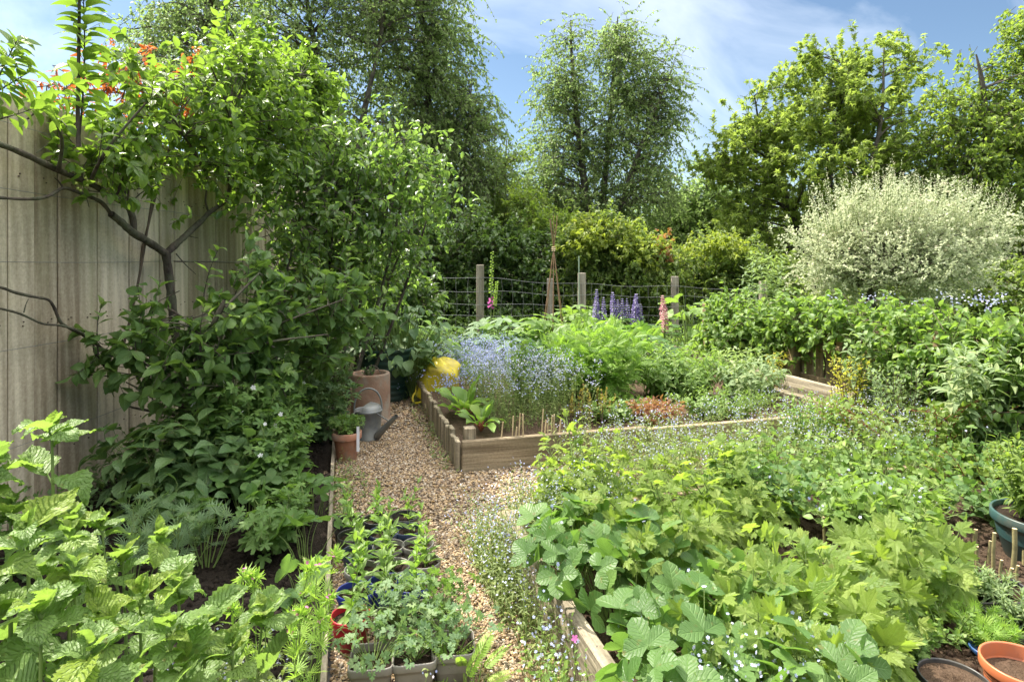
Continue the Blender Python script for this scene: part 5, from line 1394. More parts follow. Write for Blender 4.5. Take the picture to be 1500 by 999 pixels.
rosette(821, "hollyhock", "large lobed leaves crowding round the feet of the cane wigwam", px(800, 545, 7.2) * [1, 1, 0], GERA, L_mix, 60, .17, .62, .5)
rosette(822, "hollyhock", "lobed leaves in front of the second timber post", px(845, 545, 7.6) * [1, 1, 0], GERA, L_mix, 45, .17, .75, .4)
rosette(823, "oriental_plant", "broad bright leaves standing behind the pink lupin", px(1010, 520, 7.6) * [1, 1, 0], BIG[:2], L_mix, 26, .22, .85, .35)
rosette(824, "potato_plant", "dusky leafy clump overhanging the green bin at the path end", np.array([-1.05, 5.85, 0]), OVN, L_blue, 170, .125, .86, .52)
rosette(829, "leafy_plant", "dark rounded leaves hanging in front of the yellow tub", np.array([-.90, 5.70, 0]), ROUND, L_shade, 36, .13, .52, .22)
rosette(825, "potato_plant", "dusky leafy clump behind the yellow tub", px(640, 545, 7.2) * [1, 1, 0], OVN, L_blue, 90, .10, .55, .5)
rosette(826, "leafy_plant", "dark leafy foliage filling the bed end before the tall lupins", px(905, 545, 6.6) * [1, 1, 0], LUPL, L_lup, 110, .12, .60, .6)
rosette(827, "leafy_plant", "low bluish foliage left of the bright ladder-leaved mound", px(840, 560, 5.9) * [1, 1, 0], LUPL, L_lup, 70, .11, .40, .45)
rosette(828, "leafy_plant", "mid-green foliage right of the pink lupin by the hedge corner", px(1060, 560, 6.6) * [1, 1, 0], OVN, L_mix, 90, .10, .52, .5)
def lupin(seed, x, ytop, ybot, w, Y, label, pm=P_violet, grp="violet lupins in front of the wire fence", hgt=None):
    r = np.random.default_rng(seed)
    top, bot = px(x, ytop, Y), px(x + r.uniform(-3, 3), ybot, Y)
    c = np.array([bot[0], bot[1], 0])
    root = thing("lupin", label, "flower", c, grp)
    MS, ML, MF = MB(), MB(), MB()
    P = np.stack([c, bot, (bot + top) / 2, top]); MS.tubes(P[None], np.array([[.007, .006, .005, .002]]), 6)
    hs = top[2] - bot[2]; rows = int(hs / 0.027)
    wd = w / F * Y / 2
    for k in range(rows):
        f = k / rows; cc = bot + (top - bot) * f
        rad = wd * (1.0 - 0.75 * f ** 2.2); nn = 8
        a = np.arange(nn) * 2 * math.pi / nn + k * 0.39
        d = np.stack([np.cos(a), np.sin(a), np.full(nn, 0.35 + f * .8)], 1)
        tn = np.where(r.uniform(0, 1, nn) < 0.30, 0.98, r.uniform(0.1, 0.75, nn))
        if f > .9: tn = tn * 0 + .99
        MF.place(BELL, cc + d * rad * 0.35, d, np.stack([0 * a, 0 * a, np.ones(nn)], 1), np.full(nn, rad * 0.95) * r.uniform(.75, 1.15, nn), tn)
    n_ = 14; a = np.arange(n_) * GA; zz = r.uniform(.35, .95, n_)
    pb = c + np.stack([0 * zz, 0 * zz, zz * bot[2]], 1); pt = pb + np.stack([np.cos(a) * .14, np.sin(a) * .14, 0.08 + 0 * a], 1)
    MS.tubes(np.stack([pb, (pb + pt) / 2, pt], 1), np.array([.002, .002, .0018]), 4)
    ML.place(LUPL, pt, np.stack([np.cos(a), np.sin(a), 0 * a], 1), r.normal(0, .2, (n_, 3)) + [0, 0, 1], r.uniform(.06, .085, n_), r.uniform(.2, 1, n_))
    MS.build("stem", M_gstem, root); ML.build("foliage", L_lup, root); MF.build("flower_spike", pm, root)
for i, (x, yt, yb, w, lab) in enumerate(((874, 423, 480, 10, "tall violet lupin spike leftmost, next to the timber post"), (884, 434, 476, 8, "thin violet lupin spike right beside the leftmost tall one"), (897, 427, 473, 10, "violet lupin spike at the left of the tight middle bunch"), (905, 438, 472, 8, "short violet lupin spike inside the middle bunch, left"), (912, 436, 472, 8, "short violet lupin spike at the centre of the middle bunch"), (918, 436, 470, 7, "narrow violet lupin spike on the right side of the middle bunch"), (932, 430, 486, 13, "stoutest violet lupin spike, standing alone right of the bunch"), (938, 444, 482, 8, "thin violet lupin spike tucked behind the stoutest one"))):
    lupin(830 + i, x, yt, yb, w, 7.3, lab)
lupin(840, 970, 432, 470, 11, 7.2, "upright pink and cream lupin spike in front of the right post", P_pink, "pink lupins")
lupin(841, 974, 452, 488, 10, 7.1, "leaning dusky pink lupin spike just below the upright pink one", P_pink, "pink lupins")
# foxglove by the first post
rx_ = np.random.default_rng(850)
c = px(716, 500, 7.8) * [1, 1, 0]
fx = thing("foxglove", "foxglove spike with green buds and a few magenta bells beside the first timber post", "flower", c)
MS, ML, MF = MB(), MB(), MB()
top = px(721, 368, 7.8)
MS.tubes(np.stack([c, c * .5 + top * .5 + [.01, 0, 0], top])[None], np.array([[.009, .006, .002]]), 6)
top2 = px(728, 412, 7.8); MS.tubes(np.stack([c, c * .5 + top2 * .5, top2])[None], np.array([[.007, .005, .002]]), 6)
for t_, lo_, hi_ in ((top, .62, 1.0), (top2, .7, 1.0)):
    for k in range(40):
        f = lo_ + (hi_ - lo_) * k / 40; p = c * (1 - f) + t_ * f; a = k * GA
        d = np.array([[math.cos(a), math.sin(a), -.2 + f * .3]]); ML.place(BELL, p[None], d, np.array([[0, 0, 1.0]]), np.array([.030 * (1.35 - f)+.012]), np.array([.9]))
for k in range(9):
    f = .50 + .10 * k / 9; p = c * (1 - f) + top * f; a = k * GA
    MF.place(BELL, p[None], np.array([[math.cos(a), math.sin(a) - .3, -.5]]), np.array([[0, 0, 1.0]]), np.array([.042]), np.array([rx_.uniform(0, 1)]))
n_ = 26; a = np.arange(n_) * GA; zz = rx_.uniform(.05, .55, n_)
ML.place(OVN, c + np.stack([0 * a, 0 * a, zz * .8], 1), np.stack([np.cos(a), np.sin(a), .35 + 0 * a], 1), np.array([[0, 0, 1.0]]) + rx_.normal(0, .2, (n_, 3)), .24 * (1.1 - zz), rx_.uniform(.2, .8, n_))
MS.build("stem", M_gstem, fx); ML.build("foliage", L_mix, fx); MF.build("flower_bells", P_mag, fx)
# small red flower by the right-hand hedge
c = px(1040, 520, 7.0) * [1, 1, 0]; t_ = px(1040, 462, 7.0)
rd = thing("red_flower", "single red flower on a thin stem against the mesh at the hedge corner", "flower", c)
MS, MF = MB(), MB(); MS.tubes(np.stack([c, (c + t_) / 2 + [.01, 0, 0], t_])[None], np.array([[.003, .0025, .002]]), 5)
for k in range(10): MF.place(BELL, t_[None] + [0, 0, -.02 * (k % 3)], np.array([[math.cos(k * GA), math.sin(k * GA), .5]]), np.array([[0, 0, 1.0]]), np.array([.04]), np.array([.5]))
MS.build("stem", M_gstem, rd); MF.build("petal_head", P_red, rd)
# cane wigwam and plant stake
wg = thing("cane_wigwam", "slim wigwam of brown bamboo canes tied near the top", "plant support", px(810, 500, 7.4) * [1, 1, 0])
tie = px(811, 365, 7.4)
cw = wg.location
for k, (fx_, fy_) in enumerate(((-.19, -.1), (.15, -.15), (.02, .22), (-.02, -.2), (.20, .12), (-.14, .15))):
    b_ = np.array([cw.x + fx_, cw.y + fy_, 0.0]); d = tie - b_; e = b_ + d * (1.0 + .22 + .03 * (k % 3))
    m = MB(); f = np.linspace(0, 1, 12)[:, None]; m.tubes((b_ * (1 - f) + e * f)[None], (np.array([.0055, .0052, .0062, .0052, .005, .006, .005, .0048, .0056, .0044, .0044, .005]))[None], 6, tint=.2); m.build("cane", plain_mat("brown_cane", (.16, .085, .05), (.30, .18, .10), .6, nscale=14) if k == 0 else bpy.data.materials["brown_cane"], wg)
m = MB()
for z_ in (-.02, 0, .02): m.lathe([(.022, -.006), (.027, 0), (.022, .006), (.020, 0), (.022, -.006)], tie + [0, 0, z_], 12)
m.build("twine", M_cane, wg)
b_, t_ = px(848, 500, 7.9) * [1, 1, 0], px(848, 375, 7.9)
st = MB(); st.tubes(np.stack([b_, (b_ + t_) / 2, t_])[None], np.array([[.008, .008, .007]]), 7, cap=True)
st.build("garden_stake", plain_mat("green_stake", (.22, .30, .22), (.32, .40, .30), .5), label="thin pale green stake standing left of the second timber post", cat="stake")

# ------------------------------------------------------------------ right side: climbers on the picket fence, buddlejas, yellow shrubs
def pl(s, h, off, ls, lh, ld):
    p = pk_(s, h); p = p + np.array([UX[0] * off, UX[1] * off, 0]); return (p, (ld * .9 + ls * .27, ls, lh))
hl = []
for s_ in np.arange(-2.0, 2.2, 0.5): hl.append(pl(s_, 0.73 + 0.07 * math.sin(s_ * 3.3) + .04 * math.sin(s_ * 8), -0.02, .36, .15, .20))
for s_ in np.arange(-2.0, 2.2, 0.55):
    if not (-.1 < s_ < 1.05): hl.append(pl(s_, 0.55, -0.10, .36, .16, .10))
shrub(901, "climbing_hydrangea", "leafy green climber smothering the top of the picket fence", "climber", pk_(1.0, 0) + [0.12, 0, 0], hl, OVN, L_bright if False else L_mix, M_twig, 640, 4, 0.19, 9, 0.060, nst=16, r0=0.014, shell=0.4, up=0.15, spread=0.7, tint=(0.0, 0.95), leaf_down=0.45)
hw = bpy.data.objects["climbing_hydrangea"]
rq = np.random.default_rng(902)
for x0, x1, y0, y1, Y, n_ in ((1195, 1330, 432, 450, 5.4, 10), (1385, 1480, 432, 446, 4.5, 12), (1290, 1380, 432, 446, 5.0, 4), (1440, 1475, 440, 455, 4.5, 5)):
    p = np.array([px(rq.uniform(x0, x1), rq.uniform(y0, y1), Y + rq.uniform(-.15, .15)) for _ in range(n_)])
    for q in p:
        k = 7; MF = MB(); MF.place(FL5, q + rq.normal(0, .025, (k, 3)), rq.normal(0, 1, (k, 3)), rq.normal(0, .4, (k, 3)) + [-.2, -.4, .8], np.full(k, .015), rq.uniform(0, 1, k)); MF.build("flower_head", P_pale, hw)
# low climbing foliage in front of the pickets, right of the gap
shrub(903, "ivy_mass", "broad dark-shadowed climber hanging down the right part of the picket fence", "climber", pk_(-1.0, 0), [pl(-1.3, .55, -.16, .5, .30, .14), pl(-.6, .5, -.16, .35, .22, .10), pl(-2.0, .55, -.16, .5, .3, .14), pl(1.9, .5, -.12, .3, .22, .1)], OVN, L_mix, M_twig, 170, 4, 0.2, 8, 0.06, nst=6, r0=0.01, up=0.0, spread=0.7, tint=(0.0, 0.8), leaf_down=0.6)

def bush(seed, name, label, cat, tips, base, T, lm, sm, size, nl, group=None, **kw):
    r = np.random.default_rng(seed)
    tp = np.array([px(*t) for t in tips]); c = np.array(base, float)
    root = thing(name, label, cat, c, group)
    MS, ML = MB(), MB()
    bs = c + (tp - c) * [.25, .25, 0] + r.normal(0, .02, tp.shape) * [1, 1, 0]
    herb(r, MS, ML, bs, tp, T, size, nl, **kw)
    ML.build("foliage", lm, root); MS.build("stem", sm, root)
    return root
def rpix(seed, x0, x1, yt, Y0, Y1, n, vy=20):
    r = np.random.default_rng(seed)
    return [(r.uniform(x0, x1), (yt(u) if callable(yt) else yt) + abs(r.normal(0, vy)), r.uniform(Y0, Y1)) for u in r.uniform(0, 1, n)]
bush(910, "buddleja", "tall grey-green buddleja spires left of the dappled willow", "shrub", rpix(911, 1085, 1150, 365, 6.9, 7.5, 26, 30), px(1115, 500, 7.2) * [1, 1, 0], LAN, L_sage, M_gstem, .13, 22, opp=True, ang=(80, 40), droop=.25, t0=.3, tint=(0.0, .6))
bush(912, "buddleja", "sage-green buddleja growing in front of the picket fence", "shrub", rpix(913, 1235, 1330, 488, 4.3, 4.6, 18, 22), px(1285, 600, 4.5) * [1, 1, 0], LAN, L_sage, M_gstem, .14, 18, opp=True, ang=(80, 40), droop=.25, t0=.15, tint=(0.0, .7))
bush(914, "buddleja", "wide pale buddleja bush at the right edge below the brown stake", "shrub", rpix(915, 1375, 1540, 508, 3.4, 3.8, 46, 26), px(1455, 640, 3.65) * [1, 1, 0] + [0, 0, .05], LAN, L_sage, M_gstem, .13, 20, opp=True, ang=(80, 40), droop=.25, t0=.15, tint=(0.2, 1.0))
bush(916, "yellow_shrub", "small yellow-leaved shrub at the left end of the visible pickets", "shrub", rpix(917, 1112, 1155, 515, 5.3, 5.6, 14, 12), px(1135, 590, 5.45) * [1, 1, 0] + [0, 0, .1], LAN, L_yel, M_twig, .06, 14, ang=(70, 35), droop=.1, t0=.3, tint=(0.0, 1))
bush(918, "yellow_shrub", "yellow-green shrub covering the right end of the visible pickets", "shrub", rpix(919, 1215, 1275, 522, 4.3, 4.55, 30, 16), px(1245, 610, 4.45) * [1, 1, 0], LAN + SML, L_yel, M_twig, .05, 20, ang=(70, 35), droop=.1, t0=.1, tint=(0.0, .8))
bush(920, "leafy_shrub", "grey-green twiggy shrub between the yellow shrub and the pale buddleja", "shrub", rpix(921, 1270, 1375, 535, 3.9, 4.3, 46, 22), px(1320, 620, 4.15) * [1, 1, 0], LAN + SML, L_sage, M_twig, .06, 20, ang=(70, 35), droop=.1, t0=.1, tint=(0.0, .6))
b_, t_ = px(1472, 560, 4.3) * [1, 1, 0], px(1461, 468, 4.3)
st = MB(); st.box((0, 0, (t_[2]) / 2), (.035, .03, float(t_[2])), tint=.4, bev=.003)
so = st.build("wooden_stake", M_post, smooth=False, label="brown wooden stake leaning slightly out of the bushes at the far right", cat="stake"); so.location = b_; so.rotation_euler = (0, -.09, 0.3)

# brambles and mixed foliage between the beds, right
bush(930, "bramble", "arching reddish bramble shoots with green-gold leaves in front of the pale buddleja", "shrub", rpix(931, 1180, 1500, lambda u: 585, 3.4, 4.3, 60, 22), px(1360, 680, 3.9) * [1, 1, 0], OVN, L_lime, M_rstem, .065, 14, ang=(75, 45), droop=.1, t0=.2, tint=(0.0, .85), bow=.3, pet=.25)
bush(932, "bramble", "low tangled bramble spreading over the path at the right edge", "shrub", rpix(933, 1330, 1520, lambda u: 650, 3.0, 3.6, 46, 22), px(1440, 740, 3.3) * [1, 1, 0], OVN, L_lime, M_rstem, .06, 14, ang=(75, 45), droop=.1, t0=.2, tint=(0.0, .8), bow=.3, pet=.2)
ptuft(934, "wildflower_clump", "feathery green clump beside the inner corner of the far board", "plant", bd(2.35, -0.25, 0), (.28, .2), .42, 50, LAN, L_bright, M_gstem, .07, 14, ang=(70, 40), droop=.1, tint=(0, .7), t0=.15)
rt = np.random.default_rng(940)
tangle = [((1.9, 3.25, .05), (.40, .32), .30, "mixed"), ((2.55, 3.35, .05), (.42, .35), .30, "mixed"), ((1.35, 3.25, .05), (.35, .25), .30, "mixed"), ((2.3, 2.75, .12), (.45, .28), .22, "mixed"), ((1.65, 2.75, .12), (.35, .22), .22, "mixed"), ((2.9, 2.9, .05), (.4, .4), .24, "mixed"), ((1.5, 2.5, .14), (.3, .2), .22, "mixed"), ((1.15, 2.75, .14), (.3, .2), .26, "mixed")]
labs = ["tangled strawberry foliage straight behind the back currant bush", "tangled strawberry foliage below the bramble shoots", "tangled strawberry foliage next to the grey forget-me-nots", "strawberry foliage edging the bare soil with the cut stems", "strawberry foliage between the two bigger currant bushes", "strawberry foliage behind the dark green pot", "strawberry foliage just behind the largest currant bush", "strawberry foliage round the tall pale currant shoots"]
for i, ((c, rad, h, _), lab) in enumerate(zip(tangle, labs)):
    ptuft(941 + i, "strawberry_plant", lab, "plant", c, rad, h, 120, STRAW if i % 3 else (STRAW + OVN[:1]), [L_mix, L_straw][i % 2], M_gstem, .075, 3, t0=.4, ang=(65, 50), droop=.15, tint=(0, 1), pet=.5, group="strawberry foliage between the beds", flowers=(P_pale, FL5, .012, 24, .05), hj=.45)

# ------------------------------------------------------------------ currant bushes
def currant(seed, label, tips, base, size=.105, nl=11):
    r = np.random.default_rng(seed)
    tips = [(x, y - 10, Y) for x, y, Y in tips] + [(x + r.uniform(-28, 28), y + r.uniform(-4, 34), Y + r.uniform(-.12, .12)) for x, y, Y in tips]
    return bush(seed, "currant_bush", label, "shrub", tips, base, CURR, L_curr, M_gstem, size * .86, nl + 2, group="currant bushes in the front bed", ang=(82, 45), droop=.36, t0=.22, tint=(.0, .85), young=.30, pet=.6, tip_scale=.36, bow=.08, r=.0035, szj=.45, jit=.4)
currant(951, "currant bush at the back left, its tall shoots overlapping the raised bed board", [(828, 612, 2.95), (850, 640, 2.9), (800, 660, 2.8), (880, 640, 2.8), (822, 700, 2.6), (860, 705, 2.5), (905, 660, 2.75), (790, 720, 2.6), (930, 690, 2.6), (845, 745, 2.4)], b2(.28, .55, .14), .085)
currant(956, "currant bush growing over the cross path up to the raised bed board", [(800, 650, 3.1), (835, 655, 3.05), (870, 650, 3.1), (905, 650, 3.1), (940, 655, 3.1), (985, 665, 3.0), (1020, 650, 3.05), (960, 690, 2.9), (900, 690, 2.9), (1040, 690, 2.9), (785, 690, 2.95), (850, 690, 2.9)], b2(.5, .95, 0), .085, 12)
currant(952, "currant bush in the middle of the front bed with broad sunlit leaves", [(950, 700, 2.4), (1000, 690, 2.5), (985, 745, 2.2), (1040, 700, 2.5), (920, 745, 2.2), (1055, 745, 2.3), (890, 770, 2.1), (1010, 790, 2.05), (960, 800, 2.0), (880, 730, 2.3), (960, 720, 2.35), (925, 800, 1.95), (1040, 775, 2.15)], b2(.62, .25, .14), .10)
currant(953, "tall pale currant shoots rising before the grey forget-me-nots", [(1090, 650, 2.75), (1075, 690, 2.6), (1060, 665, 2.75), (1110, 720, 2.5), (1035, 660, 2.8), (1140, 760, 2.4), (1010, 705, 2.6), (1085, 740, 2.4), (1160, 720, 2.6)], b2(1.0, .45, .14), .10)
currant(954, "largest currant bush with big pale leaves at the bottom of the picture", [(1100, 780, 2.0), (1150, 800, 1.95), (1060, 830, 1.85), (1200, 820, 1.95), (1130, 860, 1.75), (1230, 870, 1.8), (1080, 900, 1.65), (1180, 910, 1.65), (1020, 880, 1.7), (1260, 920, 1.65), (1120, 960, 1.5), (1200, 980, 1.5), (1040, 960, 1.5), (1290, 970, 1.6), (980, 930, 1.6)], b2(.88, -.35, .14), .11, 12)
currant(955, "currant bush with very large flat leaves beside the cut stems", [(1345, 770, 2.1), (1400, 800, 2.05), (1310, 800, 2.0), (1360, 840, 1.9), (1290, 830, 1.95), (1330, 890, 1.8), (1250, 800, 2.1), (1390, 860, 1.95)], b2(1.25, -.08, .14), .12, 9)
for i, (t, s, n, lab) in enumerate(((.08, .08, 26, "strawberry plant hanging its leaves over the middle of the side board"), (.10, -.56, 26, "strawberry plant spilling over the side board by the tiny magenta flower"), (.16, -.10, 34, "broad-leaved strawberry plant leaning over the sunlit side board"), (.20, -.38, 32, "broad-leaved strawberry plant at the near end of the side board"), (.36, .02, 30, "strawberry plant between the side board and the middle currant"), (.42, -.30, 30, "strawberry plant under the largest currant bush"), (.14, .28, 30, "strawberry plant in the back corner by the side board"), (.40, -.62, 26, "strawberry plant closest to the bottom edge of the picture"))):
    ptuft(980 + i, "strawberry_plant", lab, "plant", b2(t, s, .14), .17, .24, n, STRAW, L_straw, M_gstem, .115, 1, tip_scale=1.0, t0=1.0, ang=(55, 55), droop=.1, tint=(0, .9), group="strawberry plants along the side board", r=.002, bow=.25, hj=.4, flowers=(P_pale, FL5, .012, 5, .06))
fmn_stuff(970, "weed_growth", "thin green weeds along the foot of the side board", bedbox(b2, [(-.15, -.03, -.80, -.12, 0.0), (-.12, -.03, -.80, -.4, 0.0), (.05, .4, -.85, -.5, .13)]), 330, .22, L_mix, P_pale, ftx=2, fsz=.010, nl=9, size=.032, T=SML + NAR)
r7 = np.random.default_rng(971)
c = px(842, 935, 1.75)
pkf = thing("pink_flower", "tiny magenta flower at the near end of the side board", "flower", (c[0], c[1], 0.0))
MS, MF = MB(), MB(); MS.tubes(np.stack([[c[0], c[1], 0], c * [1, 1, .5], c])[None], np.array([[.0015, .0012, .001]]), 5); MF.place(FL5, c[None], np.array([[1., 0, 0]]), np.array([[0, -.8, .6]]), np.array([.022]), np.array([.5]))
MS.build("stem", M_gstem, pkf); MF.build("petal_head", P_mag, pkf)
# cut stems on the bare soil
for i, (x, yb, yt, r_) in enumerate(((1208, 800, 757, .005), (1232, 800, 775, .006), (1297, 795, 772, .006), (1395, 826, 780, .006), (1428, 815, 775, .007), (1432, 838, 800, .005), (1416, 825, 800, .005), (1447, 820, 792, .005), (1455, 838, 780, .006), (1484, 832, 774, .008), (1479, 855, 832, .006), (1490, 848, 828, .005), (1466, 855, 820, .005), (1500, 820, 780, .006))):
    b_ = gnd(x, yb, .15); t_ = px(x + r7.uniform(-2, 4), yt, b_[1]); n_ = np.array([b_ - [0, 0, .02], (b_ + t_) / 2 + r7.normal(0, .002, 3), t_])
    t = thing("cut_stem", "short cut-back woody stem standing in the bare soil by the dark green pot", "stem", b_, "cut-back stems in the bare soil")
    m = MB(); m.tubes(n_[None], np.array([[r_ * 1.15, r_, r_]]), 8, mat=0); m.build("shaft", M_cutstem, t)
    m = MB(); m.disc(t_, r_ * 1.02, 8); m.build("cut_face", M_cutend, t)

# ------------------------------------------------------------------ pots
def plast(name, c, rough=.4, dirt=(.10, .085, .065)):
    return plain_mat(name, c, tuple(k * .8 for k in c), rough, nscale=5, dirt=dirt, dscale=7)
Q_grey = plast("plastic_grey", (.20, .19, .18)); Q_black = plast("plastic_black", (.025, .026, .028)); Q_blue = plast("plastic_blue", (.018, .035, .26), dirt=(.06, .06, .09)); Q_red = plast("plastic_red", (.42, .015, .03), dirt=(.2, .05, .05)); Q_taupe = plast("plastic_taupe", (.24, .22, .20)); Q_navy = plast("plastic_navy", (.03, .045, .09)); Q_green = plast("plastic_darkgreen", (.03, .075, .075)); Q_terra = plast("plastic_terracotta", (.50, .15, .06), dirt=(.35, .14, .08))
M_potsoil = soil_mat("pot_compost", (.02, .014, .010), (.075, .05, .034), 60, 1.0)
M_potsoilb = soil_mat("pot_compost_dry", (.08, .05, .03), (.20, .13, .085), 60, 1.0)
rpot = np.random.default_rng(1001)
def make_pot(label, loc, R, h, mat, square=0.0, soil=None, group=None, name="plant_pot", fill=.80, rz=0.0):
    root = thing(name, label, "pot", (0, 0, 0), group)
    m = MB(); n = 40
    m.lathe([(R * .70, 0), (R * .71, .002), (R * .93, h * .80), (R * .935, h * .805), (R * .99, h * .81), (R, h * .83), (R, h - .003), (R * .985, h), (R * .945, h), (R * .935, h - .004), (R * .915, h * .75), (R * .86, h * .5)], n=n, square=square)
    m.disc((0, 0, .001), R * .70, n, square=square)
    m.build("pot_body", mat, root)
    m = MB(); m.disc((0, 0, h * fill), R * .925, n, square=square, jit=.003, rng=rpot); m.build("compost", soil or M_potsoil, root)
    root.location = [float(k) for k in loc]; root.rotation_euler = (0, 0, rz)
    return root
def rimloc(x, y, h):
    p = gnd(x, y, h); return (p[0], p[1], 0.004)
G1 = "round pots of seedlings beside the path"; G2 = "square grey pots of columbines beside the path"
h = .115
gp = make_pot("grey round pot at the path side with a pale sunlit rim", rimloc(621, 822, h), .066, h, Q_grey, group=G1)
bp = make_pot("bright blue round pot at the border side, left of the columbine leaves", rimloc(521, 865, h), .068, h, Q_blue, group=G1)
np_ = make_pot("navy round pot on the border side, third row from the front of the round pots", rimloc(525, 807, h), .066, h, Q_navy, group=G1)
kp = make_pot("black round pot in the farthest row, on the border side", rimloc(509, 762, h), .066, h, Q_black, group=G1)
make_pot("red round pot half hidden by columbine leaves near the edging", rimloc(514, 900, h), .066, h, Q_red, group=G1)
slots = []
for src, x, y, lab in ((gp, 530, 833, "grey round pot just behind the left bright blue pot"), (gp, 576, 829, "grey round pot in the middle column just behind the blue pot"), (gp, 569, 800, "grey round pot in the middle column, centre of the pot block"), (gp, 612, 797, "grey round pot on the path side of the third row"),
                       (bp, 565, 853, "bright blue pot in the middle column with only its rim showing"), (bp, 606, 855, "bright blue pot at the path side, mostly under columbine leaves"), (np_, 562, 780, "navy rimmed pot in the middle column, second row from the back"), (np_, 597, 775, "navy rimmed pot on the path side, second row from the back"), (kp, 517, 784, "black pot on the border side, second row from the back"), (kp, 553, 760, "black pot in the middle of the farthest row"), (kp, 593, 756, "black pot at the path end of the farthest row")):
    dup(src, rimloc(x, y, h), rpot.uniform(0, 6), lab); slots.append((x, y))
hs_ = .12
sq = make_pot("square grey-brown pot at the bottom of the picture, left one of the front pair", rimloc(607, 955, hs_), .066, hs_, Q_taupe, square=1, group=G2, rz=.16)
dup(sq, rimloc(664, 942, hs_), .10, "square grey-brown pot at the path edge, right one of the front pair")
dup(sq, rimloc(637, 893, hs_), .12, "square grey-brown pot in the second row at the path side")
dup(sq, rimloc(578, 905, hs_), .12, "square grey-brown pot hidden under columbine leaves in the middle")
dup(sq, rimloc(545, 962, hs_), .12, "square grey-brown pot left of the front pair, under forget-me-nots")
# black tray rails the pots stand in
tr = thing("pot_tray", "black plastic tray edge under the red pot beside the timber edging", "tray", (-.60, 1.92, 0))
m = MB(); m.box((-.60, 1.92, .009), (.20, .30, .006), rz=.2, bev=.002); m.build("tray_floor", Q_black, tr, smooth=False)
m = MB()
for dx, dy, sx, sy in ((-.10, 0, .006, .31), (.10, 0, .006, .31)):
    m.box((-.60 + dx * math.cos(.2), 1.92 + dx * math.sin(.2), .033), (sx, sy, .055), rz=.2, bev=.002)
m.build("tray_wall", Q_black, tr, smooth=False)
# seedlings in the round pots
seed_lab = ["seedling in the grey pot with the sunlit rim", "seedling in the left bright blue pot", "seedling in the navy pot on the border side of the third row", "seedling in the far left black pot", "seedling in the red pot", "seedling in the grey pot behind the left blue pot", "seedling in the grey pot behind the middle blue pot", "seedling in the centre grey pot of the block", "seedling in the grey pot on the path side of the third row", "seedling in the middle blue pot", "seedling in the path-side blue pot", "seedling in the middle navy pot", "seedling in the path-side navy pot", "seedling in the black pot second from the back", "seedling in the middle black pot of the last row", "seedling in the path-side black pot of the last row"]
sp_ = [(621, 822), (521, 865), (525, 807), (509, 762), (514, 900)] + slots
for i, ((x, y), lab) in enumerate(zip(sp_, seed_lab)):
    r = np.random.default_rng(1100 + i)
    c = np.array(rimloc(x, y, h)) + [0, 0, h * .80]
    hh = r.uniform(.13, .20) if y > 775 else r.uniform(.14, .22)
    if y > 890: hh = .06
    n_ = r.integers(1, 3)
    root = thing("seedling", "upright lance-leaved " + lab, "plant", c, "seedlings in the round pots")
    MS, ML = MB(), MB()
    b = c + r.normal(0, .012, (n_, 3)) * [1, 1, 0]; t = b + np.stack([r.normal(0, .03, n_), r.normal(0, .03, n_), hh * r.uniform(.75, 1.1, n_)], 1)
    herb(r, MS, ML, b, t, LAN, .074, 14, r=.0022, ang=(55, 20), droop=.02, t0=.05, tip_scale=.55, tint=(.1, .8), young=.35, whorl=3)
    ML.build("foliage", L_bright if i % 3 else L_mix, root); MS.build("stem", M_gstem, root)
for i, (x, y, n_, hh, lab) in enumerate(((607, 955, 20, .07, "columbine seedlings low in the left front square pot"), (664, 942, 30, .12, "columbine in the right front square pot with leaves over the gravel"), (637, 893, 40, .12, "bushy columbine in the second-row square pot"), (578, 905, 56, .13, "largest columbine clump spreading over the middle pots"), (545, 962, 30, .11, "columbine clump on the border side among forget-me-nots"))):
    ptuft(1130 + i, "columbine", lab, "plant", np.array(rimloc(x, y, hs_)) + [0, 0, hs_ * .8], .14 if i else .10, hh, n_ , AQUI, L_blue if i != 2 else L_gera, M_gstem, .058, 2, group="columbines in the square pots", base=.2, t0=.75, ang=(55, 50), droop=.1, tint=(.2, 1), r=.0013, bow=.3, pet=.3, hj=.4)
rF = np.random.default_rng(1150)
for i, (x, y, lab) in enumerate(((690, 985, "little fern fronds poking up at the path edge by the square pots"), (640, 990, "fern frond curling in front of the square pots"))):
    c = gnd(x, 1030, 0.0) * [1, 1, 0]; ptuft(1151 + i, "fern", lab, "plant", c + [0, .02, 0], .05, .12, 7, FERN, L_fern, M_gstem, .14, 1, t0=.6, ang=(35, 30), droop=.0, tint=(.2, 1), group="small ferns by the pots", lean=1.5)

